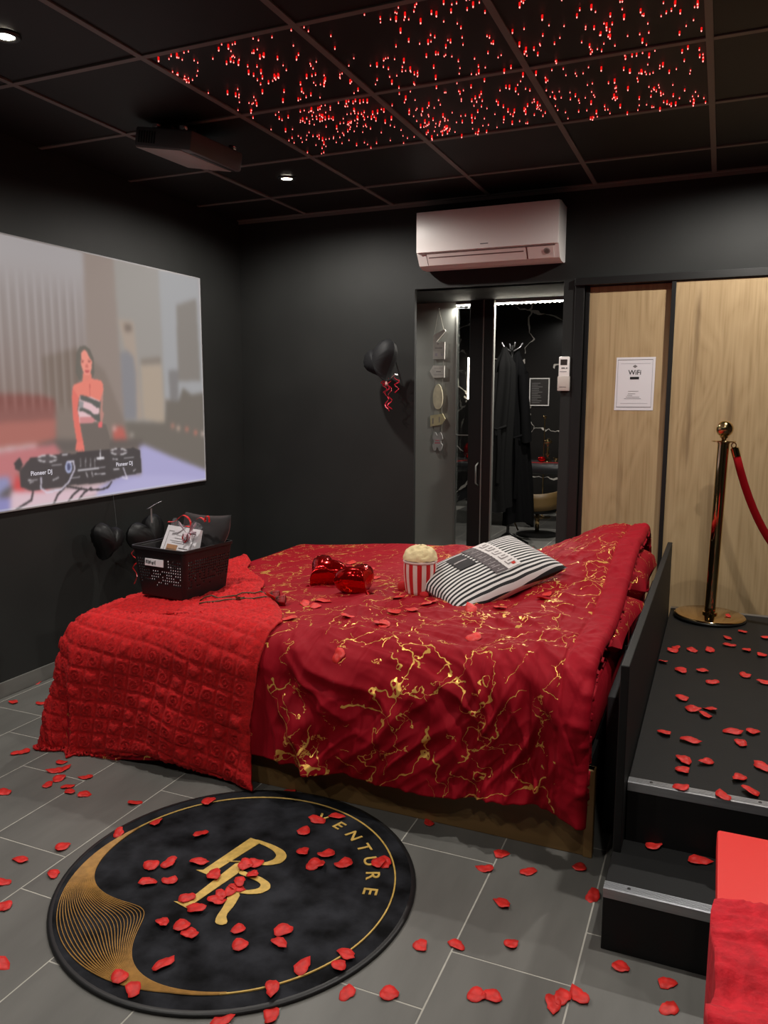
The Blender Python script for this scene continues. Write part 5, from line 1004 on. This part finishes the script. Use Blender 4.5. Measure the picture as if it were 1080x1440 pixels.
# ================================================================ BASKET
BX, BY, BR = -2.075, 2.675, math.radians(-7)
bz = max(ztop(BX + dx, BY + dy)[0] for dx in (-.12, 0, .12) for dy in (-.12, 0, .12)) - .012
bk = thing('basket', 'black perforated plastic basket standing on the red throw', 'basket', (BX, BY, bz), BR)
m_bk = M('black_plastic', (26, 24, 25), .42, spec=.4)
HB, b0, b1, d0, d1 = .205, .125, .150, .130, .148
random.seed(33)
def wallpanel(ax, sg):
    """one wall as a fine grid with real holes"""
    nU, nV = 44, 34; m = MB(); vs = []; fs = []
    for j in range(nV + 1):
        for i in range(nU + 1):
            u = i / nU * 2 - 1; vv = j / nV; z = HB * vv
            hx = b0 + (b1 - b0) * vv; hy = d0 + (d1 - d0) * vv
            c = .018; rnd = 0
            e = max(0, (abs(u) - .9) / .1); inn = c * (1 - math.cos(e * PI / 2)); inn *= 1
            if ax == 'x': p = (u * hx, sg * (hy - inn), z)
            else: p = (sg * (hx - inn), u * hy, z)
            vs.append(p)
    for j in range(nV):
        for i in range(nU):
            u = (i + .5) / nU * 2 - 1; vv = (j + .5) / nV
            hole = False
            if i % 2 == 0 and j % 2 == 0 and .22 < vv < .80 and abs(u) < .86:
                dens = .92 if vv > .50 else .55 * sm(.2, .55, vv) + .2
                hole = random.random() < dens
                if ax == 'x' and sg < 0 and vv > .58 and -.55 < u < .30: hole = False
            if not hole: k = j * (nU + 1) + i; fs.append((k, k + 1, k + nU + 2, k + nU + 1))
    m.add(vs, fs); o = m.build('basket_wall', m_bk, bk, True, False); o.modifiers.new('t', 'SOLIDIFY').thickness = .003
for ax in ('x', 'y'):
    for sg in (-1, 1): wallpanel(ax, sg)
MB().box(-b0 + .004, b0 - .004, -d0 + .004, d0 - .004, 0, .004).build('bottom', m_bk, bk, False, False)
rimp = []
for cx, cy, a0 in ((1, 1, 0), (-1, 1, 90), (-1, -1, 180), (1, -1, 270)):
    for k in range(6):
        a = math.radians(a0 + 90 * k / 5); rimp.append((cx * (b1 - .02) + .021 * math.cos(a), cy * (d1 - .02) + .021 * math.sin(a), HB))
rimp.append(rimp[0]); MB().ribbon(rimp, (0, 0, 1), .012, .004).build('rim', m_bk, bk, 'auto', False)
# white label on the front wall
lt = Matrix.Translation((-.02, -(d0 + (d1 - d0) * .72) - .002, HB * .72)) @ Matrix.Rotation(math.radians(-5), 4, 'X')
lb = MB().box(-.052, .052, -.003, .001, -.015, .015, .001); lb.v = [(lt @ Vector(p))[:] for p in lb.v]; lab = lb.build('price_label', m_paper, bk, False, False)
random.seed(5)
for k in range(13):
    x = -.046 + k * .0045; q = MB().box(x, x + random.choice([.0015, .003]), -.0042, -.003, random.uniform(-.010, -.004), random.uniform(.003, .010)); q.v = [(lt @ Vector(p))[:] for p in q.v]
    o = q.build('print_bar', m_ink, None); o.data.transform(Matrix.Translation((BX, BY, bz)) @ Matrix.Rotation(BR, 4, 'Z')); put(o, lab)
# contents, each lifted out on its own
def inb(x, y, z=0): a = Matrix.Translation((BX, BY, bz)) @ Matrix.Rotation(BR, 4, 'Z') @ Vector((x, y, z)); return a
wc = thing('card_box', 'white gift card box with printed text propped in the basket', 'card box', inb(-.02, -.02, .006), BR + math.radians(-8))
tilt = Matrix.Rotation(math.radians(-20), 4, 'X')
cb2 = MB().prism([(-.085, 0), (-.01, 0), (.055, .262), (.045, .266)], 'x', -.108, .112).build('box', m_paper, wc, False, False)
nrm = Vector((0, -.266, .13)).normalized()
def front(x, h): 
    k = h / .266; return Vector((x, -.085 + .13 * k, h)) + nrm * .0012
def fbar(x0, x1, h0, h1, mat, name):
    P = [front(x0, h0), front(x1, h0), front(x1, h1), front(x0, h1)]; m = MB().add(P + [p + nrm * .0006 for p in P], [(0, 1, 2, 3), (4, 5, 6, 7), (0, 1, 5, 4), (1, 2, 6, 5), (2, 3, 7, 6), (3, 0, 4, 7)])
    return m.build(name, mat, wc, False, False)
for a in ((-.086, -.05, .244, .2455), (.045, .088, .244, .2455), (-.086, -.0848, .15, .245), (.087, .0885, .15, .245), (-.035, .035, .218, .2195), (-.06, .055, .207, .2085), (-.045, .04, .200, .2015), (.01, .07, .181, .184), (.005, .075, .172, .1735), (.01, .07, .164, .1655)): fbar(*a, m_grey, 'print_line')
MB().tube([front(-.03 + .0045 * k, .231 + (.008 if k < 2 else .0025) * math.sin(k * 2.4)) for k in range(16)], .0006, 4).build('script_line', m_grey, wc, False, False)
fbar(-.07, .0, .150, .192, M('tan_print', (176, 132, 96), .6), 'tan_block'); fbar(-.066, -.006, .150, .176, M('pale_print', (210, 204, 206), .6), 'pale_block')
cl_ = MB()
def cello(u, v): return (-.10 + .2 * u, .045 + .02 * v + .006 * math.sin(u * 22), .255 + .03 * v * (.5 + .5 * math.sin(u * 9 + 1)) + .01 * v)
m_cel = M('clear_film', (200, 200, 205), .1, trans=.6, alpha=.35)
o = cl_.grid(cello, 24, 5).build('film_wrap', m_cel, wc, True, False)
bg = thing('gift_pouch', 'soft black pouch tied with red ribbons standing at the back of the basket', 'pouch', inb(.02, .035, .01), BR + math.radians(6))
pp = pillow_mesh(.235, .31, .075, 40, 40, .006, 12); pp.v = [(p[0] * (.66 + .38 * sm(-.1, .05, p[1])) + .035 * sm(-.02, .1, p[1]), p[1], p[2]) for p in pp.v]; q = Matrix.Translation((0, .04, .165)) @ Matrix.Rotation(math.radians(80), 4, 'X'); pp.v = [(q @ Vector((p[0], p[1] , p[2])))[:] for p in pp.v]
m_pouch = M('black_velvet_pouch', (36, 36, 37), .85, sheen=.4, bump=.2, bscale=60)
pp.build('pouch', m_pouch, bg, True, False)
q2 = pillow_mesh(.15, .12, .05, 24, 24, .004, 2); mm2 = Matrix.Translation((.03, -.045, .135)) @ Matrix.Rotation(math.radians(20), 4, 'X'); q2.v = [(mm2 @ Vector(p))[:] for p in q2.v]; q2.build('flap', m_pouch, bg, True, False)
def rib(pts, name='ribbon'):
    P = []
    pts = [Vector(p) for p in pts]
    for i in range(len(pts) - 1):
        for k in range(4):
            t = k / 4; a = pts[max(i - 1, 0)]; b2 = pts[i]; c2 = pts[i + 1]; d2 = pts[min(i + 2, len(pts) - 1)]
            P.append(.5 * ((2 * b2) + (c2 - a) * t + (2 * a - 5 * b2 + 4 * c2 - d2) * t * t + (3 * b2 - a - 3 * c2 + d2) * t ** 3))
    P.append(pts[-1]); MB().ribbon(P, (.25, 1, .3), .008).build(name, m_ribbon, bg, False, False)
rib([(-.10, -.03, .285), (-.06, -.035, .29), (-.02, -.03, .318), (.015, -.03, .30), (.022, -.035, .26), (.018, -.04, .22), (.0, -.04, .205)])
rib([(-.015, -.04, .268), (.005, -.042, .275), (.02, -.04, .272)])
rib([(.0, -.045, .205), (-.012, -.048, .225), (.004, -.05, .242), (.014, -.048, .225), (.002, -.05, .205)])
rib([(.045, -.02, .305), (.065, -.02, .312), (.09, -.02, .298)]); rib([(.085, -.02, .295), (.092, -.022, .318), (.105, -.02, .318), (.108, -.02, .295)])
tl = thing('tulle_bow', 'pale lilac tulle bow between the white card and the black pouch', 'bow', inb(.06, -.02, .23), BR)
random.seed(9)
for k in range(5):
    a0 = k * 1.25
    def fn(u, v, a0=a0): 
        a = a0 + (u - .5) * 1.3; r = .008 + .045 * v; return (r * math.cos(a) * .8, r * math.sin(a) * .5 - .01, .03 + .05 * v * math.sin(a0 * 1.7 + 1) + .008 * math.sin(u * 15 + k) * v)
    MB().grid(fn, 16, 8).build('tulle_loop', M('lilac_tulle', (188, 166, 176), .8, alpha=.75) if k == 0 else bpy.data.materials['lilac_tulle'], tl, True, False)

# ================================================================ REMOTE + NOTICE
rm = thing('remote_control', 'white air conditioner remote in its holder on the black wall strip beside the doorway', 'remote', (-.835, BW, 1.42))
MB().box(-.866, -.806, BW - .022, BW - .002, 1.432, 1.614, .006).build('body', m_white, rm, 'auto')
MB().box(-.870, -.802, BW - .026, BW - .0005, 1.421, 1.505, .005).build('holder', M('holder_white', (206, 196, 188), .45), rm, 'auto')
MB().box(-.856, -.818, BW - .0232, BW - .021, 1.566, 1.598, .0005).build('display', M('lcd_dark', (62, 54, 52), .3), rm)
MB().box(-.850, -.830, BW - .0236, BW - .021, 1.546, 1.553, .0008).build('button', m_grey, rm); MB().box(-.824, -.816, BW - .0236, BW - .021, 1.546, 1.553, .0008).build('button', m_grey, rm)
MB().box(-.858, -.820, BW - .0234, BW - .021, 1.528, 1.531).build('print_line', m_grey, rm); MB().box(-.858, -.820, BW - .027, BW - .0255, 1.442, 1.445).build('grip_line', m_grey, rm)
NY = BW + .028
nt_ = thing('wifi_notice', 'white framed wifi notice sheet taped to the left oak door', 'notice', (-.45, NY, 1.314))
MB().prism([(-.557, 1.314), (-.349, 1.314), (-.347, 1.605), (-.554, 1.605)], 'y', NY - .0022, NY - .0004).build('sheet', m_paper, nt_)
def nb(x0, x1, z0, z1, mat=m_grey, name='print_line'): return MB().box(x0, x1, NY - .0030, NY - .0020, z0, z1).build(name, mat, nt_)
m_pl = M('pale_grey_print', (170, 166, 174), .7)
for a in ((-.546, -.360, 1.590, 1.593), (-.546, -.360, 1.330, 1.3335)): nb(*a, m_grey)
for a in ((-.546, -.544, 1.333, 1.590), (-.362, -.360, 1.333, 1.590), (-.530, -.372, 1.570, 1.5715), (-.525, -.380, 1.352, 1.3535)): nb(*a, m_pl)
text_obj('wifi_lettering', 'WiFi', .037, m_ink, nt_, on_back(-.4535, NY - .0026, 1.521) @ Matrix.Diagonal((.95, 1, 1, 1)), .0003)
MB().prism([(-.4535 - .013, 1.555), (-.4535, 1.546), (-.4535 + .013, 1.555), (-.4535, 1.564)], 'y', NY - .003, NY - .002).build('emblem', m_grey, nt_)
MB().box(-.478, -.430, NY - .0032, NY - .002, 1.484, 1.498, .0004).build('dark_pill', m_ink, nt_)
for x0, x1, z in ((-.485, -.430, 1.418), (-.485, -.446, 1.404), (-.490, -.462, 1.395), (-.496, -.424, 1.386), (-.505, -.415, 1.377)): nb(x0, x1, z, z + .0022)

# ================================================================ PLAQUES ON THE CORRIDOR WALL
hs = thing('hanging_plaques', 'string of five painted wooden plaques hanging on the grey corridor wall', 'wall hanging', (-1.834, PYW, 1.99))
m_pq = M('whitewashed_wood', (186, 184, 178), .7, var=.1, vscale=30); m_pq2 = M('cream_wood', (196, 190, 164), .7, var=.1, vscale=30); m_pq3 = M('yellowed_wood', (180, 172, 136), .7, var=.1, vscale=30); m_pq4 = M('grey_wood', (158, 158, 156), .7, var=.1, vscale=30); m_str = M('twine', (120, 116, 108), .8)
Yp0, Yp1 = PYW - .02, PYW - .008
def plaque(pts, mat, label, bars=()):
    o = MB().prism(pts, 'y', Yp0, Yp1).build('plaque', mat, hs); o['label'] = label
    for (x0, x1, z0, z1, mm) in bars: q = MB().box(x0, x1, Yp0 - .001, Yp0, z0, z1).build('painted_mark', mm, o)
pk = M('pink_paint', (176, 96, 108), .7)
plaque([(-1.876, 1.65), (-1.790, 1.648), (-1.789, 1.765), (-1.85, 1.768), (-1.786, 1.838), (-1.790, 1.852), (-1.876, 1.812)], m_pq, 'white flag shaped plaque', [(-1.845, -1.830, 1.75, 1.756, m_grey), (-1.86, -1.805, 1.722, 1.727, m_grey), (-1.86, -1.84, 1.67, 1.69, m_pl), (-1.815, -1.803, 1.67, 1.685, m_pl)])
plaque([(-1.872, 1.520), (-1.790, 1.522), (-1.790, 1.604), (-1.872, 1.606), (-1.897, 1.566)], m_pq, 'white arrow plaque pointing left', [(-1.865, -1.800, 1.585, 1.5875, m_grey), (-1.865, -1.800, 1.540, 1.5425, m_grey), (-1.85, -1.815, 1.560, 1.566, m_grey)])
el = [(-1.836 + .036 * math.cos(a) * (1 - .12 * math.sin(a)), 1.39 + .088 * math.sin(a)) for a in [2 * PI * k / 24 for k in range(24)]]
plaque(el, m_pq2, 'cream surfboard shaped plaque')
plaque([(-1.890, 1.180), (-1.806, 1.196), (-1.780, 1.235), (-1.800, 1.272), (-1.890, 1.258)], m_pq3, 'yellowed arrow plaque pointing right', [(-1.874, -1.866, 1.20, 1.24, m_grey), (-1.825, -1.819, 1.21, 1.25, m_grey)])
fw = [(-1.836 + (.038 + .012 * math.cos(4 * a + PI)) * math.cos(a), 1.075 + (.058 + .018 * math.cos(6 * a)) * math.sin(a)) for a in [2 * PI * k / 48 for k in range(48)]]
plaque(fw, m_pq4, 'grey flower shaped plaque with pink writing', [(-1.855, -1.815, 1.062, 1.070, pk), (-1.85, -1.82, 1.080, 1.087, pk)])
ys_ = PYW - .012
for a in (((-1.872, ys_, 1.81), (-1.838, ys_, 1.992)), ((-1.80, ys_, 1.845), (-1.838, ys_, 1.992)), ((-1.866, ys_, 1.65), (-1.866, ys_, 1.604)), ((-1.802, ys_, 1.65), (-1.802, ys_, 1.604)), ((-1.862, ys_, 1.52), (-1.862, ys_, 1.43)), ((-1.805, ys_, 1.52), (-1.81, ys_, 1.44)), ((-1.862, ys_, 1.34), (-1.866, ys_, 1.255)), ((-1.81, ys_, 1.34), (-1.806, ys_, 1.27)), ((-1.866, ys_, 1.19), (-1.866, ys_, 1.10)), ((-1.806, ys_, 1.20), (-1.806, ys_, 1.10))): MB().tube(a, .0016, 5).build('string', m_str, hs)
MB().sphere((-1.838, PYW - .008, 1.994), .005, u=10, v=8).build('nail', m_silver, hs)

# ================================================================ ROOM BEHIND THE DOORWAY
cs = thing('coat_stand', 'black coat stand seen through the doorway', 'coat stand', (-1.80, 7.2, 0))
MB().tube([(-1.80, 7.2, .02), (-1.80, 7.2, 1.86)], .014, 10).build('pole', m_black, cs)
for k in range(4):
    a = PI / 2 * k + .5; MB().tube([(-1.80, 7.2, .12), (-1.80 + .1 * math.cos(a), 7.2 + .1 * math.sin(a), .06), (-1.80 + .2 * math.cos(a), 7.2 + .2 * math.sin(a), .008)], .010, 8).build('leg', m_black, cs, True)
    MB().tube([(-1.80, 7.2, 1.80), (-1.80 + .07 * math.cos(a), 7.2 + .07 * math.sin(a), 1.84), (-1.80 + .1 * math.cos(a), 7.2 + .1 * math.sin(a), 1.88)], .007, 8).build('hook', m_silver, cs, True)
def robe(x, y, w, ztop_, zbot, label, seed, mat):
    r = thing('bathrobe', label, 'bathrobe', (x, y, zbot), 0, 'robes on the coat stand')
    def fn(u, v):
        a = 2 * PI * u; k = v; sh = sm(0, .12, k)
        hw = w / 2 * (.16 + .46 * sh + .42 * k); hd = .07 * (.25 + .75 * sh) + .02 * k
        f = 1 + .16 * math.sin(a * 7 + seed + 2 * math.sin(k * 3)) * sh
        z = ztop_ + (zbot - ztop_) * k + .03 * math.sin(a * 2 + seed) * k
        return (x + hw * math.cos(a) * f + .03 * math.sin(k * 4 + seed), y + hd * math.sin(a) * f, z)
    MB().grid(fn, 64, 30, True).build('body', mat, r, True)
    sgn = -1 if seed < 3 else 1
    def sl(u, v):
        a = 2 * PI * u; return (x + sgn * (w * .20 + .05 * v) + .045 * math.cos(a) * (1 + .1 * math.sin(5 * a + v * 9)), y - .06 + .05 * math.sin(a), ztop_ - .22 - .62 * v + .02 * math.sin(a))
    MB().grid(sl, 24, 14, True).build('sleeve', mat, r, True)
    MB().tube([(x - w * .30, y - .085, (ztop_ + zbot) / 2 + .02), (x, y - .11, (ztop_ + zbot) / 2), (x + w * .30, y - .085, (ztop_ + zbot) / 2 + .03)], .012, 8).build('belt', mat, r, True)
    MB().ribbon([(x + .02, y - .115, (ztop_ + zbot) / 2), (x + .03, y - .12, (ztop_ + zbot) / 2 - .2), (x + .02, y - .115, zbot + .25)], (1, 0, 0), .03, .003).build('belt_end', mat, r)
robe(-1.865, 7.08, .27, 1.84, .36, 'charcoal bathrobe nearer the glazed strip on the coat stand', 1.0, M('charcoal_towelling', (26, 26, 26), .9, spec=.1, bump=.3, bscale=80))
robe(-1.745, 7.26, .26, 1.83, .20, 'long black bathrobe on the right of the coat stand', 4.0, m_coat)
tb = thing('massage_table', 'padded black table with red ribbons seen through the doorway', 'table', (-2.2, 8.6, 0))
MB().box(-3.1, -1.1, 8.25, 8.95, .58, .68, .03).build('padded_top', M('black_leather', (44, 44, 46), .28), tb, 'auto')
for x in (-2.95, -1.25):
    for y in (8.33, 8.87): MB().box(x - .025, x + .025, y - .025, y + .025, 0, .58, .004).build('leg', m_black, tb)
rbn = MB().ribbon([(-2.72, 8.26, .682), (-2.62, 8.6, .683), (-2.65, 8.94, .682)], (1, 0, 0), .05).build('table_ribbon', m_ribbon); tag(rbn, 'red ribbon laid across the padded table left part', 'ribbon', 'ribbons on the padded table')
rbn = MB().ribbon([(-1.95, 8.5, .683), (-1.75, 8.55, .684), (-1.55, 8.6, .683)], (0, 1, 0), .05).build('table_ribbon', m_ribbon); tag(rbn, 'red ribbon laid along the padded table by the gold ornament', 'ribbon', 'ribbons on the padded table')
go = thing('gold_ornament', 'gold candlestick ornament on the padded table', 'ornament', (-1.75, 8.72, .681))
MB().lathe([(.05, 0), (.05, .01), (.02, .03), (.014, .06), (.026, .08), (.012, .11), (.022, .14), (.010, .16), (.012, .19), (.045, .21), (.05, .225), (.02, .25), (.004, .26)], 20).build('column', m_gold, go, True, False)
rbn = MB().sphere((-1.79, 8.60, .715), .035, (1.3, 1, .9)).build('red_bow', m_foil, None, True); tag(rbn, 'shiny red bow at the foot of the gold ornament', 'bow')
for i, (x, y) in enumerate(((-1.66, 8.75), (-1.58, 8.62))):
    c3 = thing('gold_candle_cup', ['small gold candle cup beside the ornament', 'small gold candle cup at the doorway edge'][i], 'candle cup', (x, y, .681), 0, 'gold candle cups')
    MB().lathe([(.016, 0), (.02, .004), (.026, .03), (.028, .045), (.024, .045), (.02, .02)], 16, hi=True).build('cup', m_gold, c3, True, False)
pst = thing('gold_pole', 'slim gold pole with a ball tip behind the padded table', 'pole', (-1.86, 9.05, 0))
MB().lathe([(.10, 0), (.10, .012), (.02, .02), (.008, .03), (.008, 1.15)], 20).build('pole', m_gold, pst, 'auto', False); MB().sphere((0, 0, 1.165), .022).build('ball', m_gold, pst, True, False)
r5 = thing('red_balloon', 'round red balloon on the padded table behind the glazed strip', 'balloon', (-2.60, 8.6, .68)); MB().sphere((0, 0, .105), .09, (1, 1, 1.15)).build('latex', m_foil, r5, True, False); MB().lathe([(.008, 0), (.004, .008), (.012, .02)], 10).build('knot', m_foil, r5, True, False)
ch = thing('swivel_chair', 'low brown swivel chair with curved band back seen through the doorway', 'chair', (-1.66, 7.85, 0))
m_br = M('tan_leather', (112, 88, 50), .5)
MB().lathe([(.21, 0), (.21, .015), (.05, .03), (.02, .035)], 32).build('base_disc', m_black, ch, 'auto', False)
MB().lathe([(.022, .03), (.022, .24)], 16).build('stem', m_gold, ch, True, False)
MB().lathe([(.19, .24), (.20, .25), (.20, .29), (.18, .30)], 28).build('seat', m_black, ch, 'auto', False)
def band(u, v): a = math.radians(188 + 164 * u); return (.24 * math.cos(a), .22 * math.sin(a), .27 + .17 * v + .03 * math.cos(a) ** 2)
ob = MB().grid(band, 28, 4).build('back_band', m_br, ch, True, False); ob.modifiers.new('t', 'SOLIDIFY').thickness = .015
for s_ in (-1, 1): MB().tube([(.2 * s_, -.06, .26), (.24 * s_, -.02, .14), (.2 * s_, .02, .03)], .008, 6).build('arm_strut', m_br, ch, True, False)
for i, x in enumerate((-1.80, -1.775)):
    o = MB().tube([(x, 7.93, .31), (x + .02, 7.94, .56)], .008, 8).build('red_candle', m_vinyl, None, True); tag(o, ['tall red taper candle on the swivel chair nearer the robe', 'tall red taper candle on the swivel chair away from the robe'][i], 'candle', 'red tapers')
po = thing('framed_poster', 'small black poster in a white frame on the marble wall', 'poster', (-2.05, 9.6, 1.29))
m_wf = M('white_frame', (216, 212, 208), .5)
for a in ((-2.170, -1.925, 1.610, 1.622), (-2.170, -1.925, 1.288, 1.300)): MB().box(a[0], a[1], 9.578, 9.6, a[2], a[3]).build('frame_bar', m_wf, po)
for a in ((-2.170, -2.158, 1.300, 1.610), (-1.937, -1.925, 1.300, 1.610)): MB().box(a[0], a[1], 9.578, 9.6, a[2], a[3]).build('frame_bar', m_wf, po)
MB().box(-2.158, -1.937, 9.585, 9.598, 1.300, 1.610).build('print', M('poster_black', (40, 36, 34), .4), po)
for k in range(12): MB().box(-2.14, -2.06 + .03 * math.sin(k * 2.3) + .02, 9.583, 9.585, 1.325 + k * .021, 1.331 + k * .021).build('text_line', m_grey, po)
lt5 = thing('light_tube', 'vertical white light tube on the far marble wall', 'light tube', (-2.89, 9.58, 1.36)); MB().tube([(-2.94, 9.575, 1.37), (-2.94, 9.57, 1.62), (-2.94, 9.575, 1.88)], .014, 10).build('tube', m_led, lt5, True); MB().box(-2.955, -2.925, 9.58, 9.6, 1.36, 1.89).build('holder', m_alu, lt5)
for k, (x, y) in enumerate(((-1.66, 7.35), (-1.78, 7.05), (-1.55, 7.1), (-1.7, 6.9), (-1.6, 6.7))): petal(x, y, .0015, (0, 0, 1), 'red petal on the floor of the room behind the doorway', 'petals in the room behind')
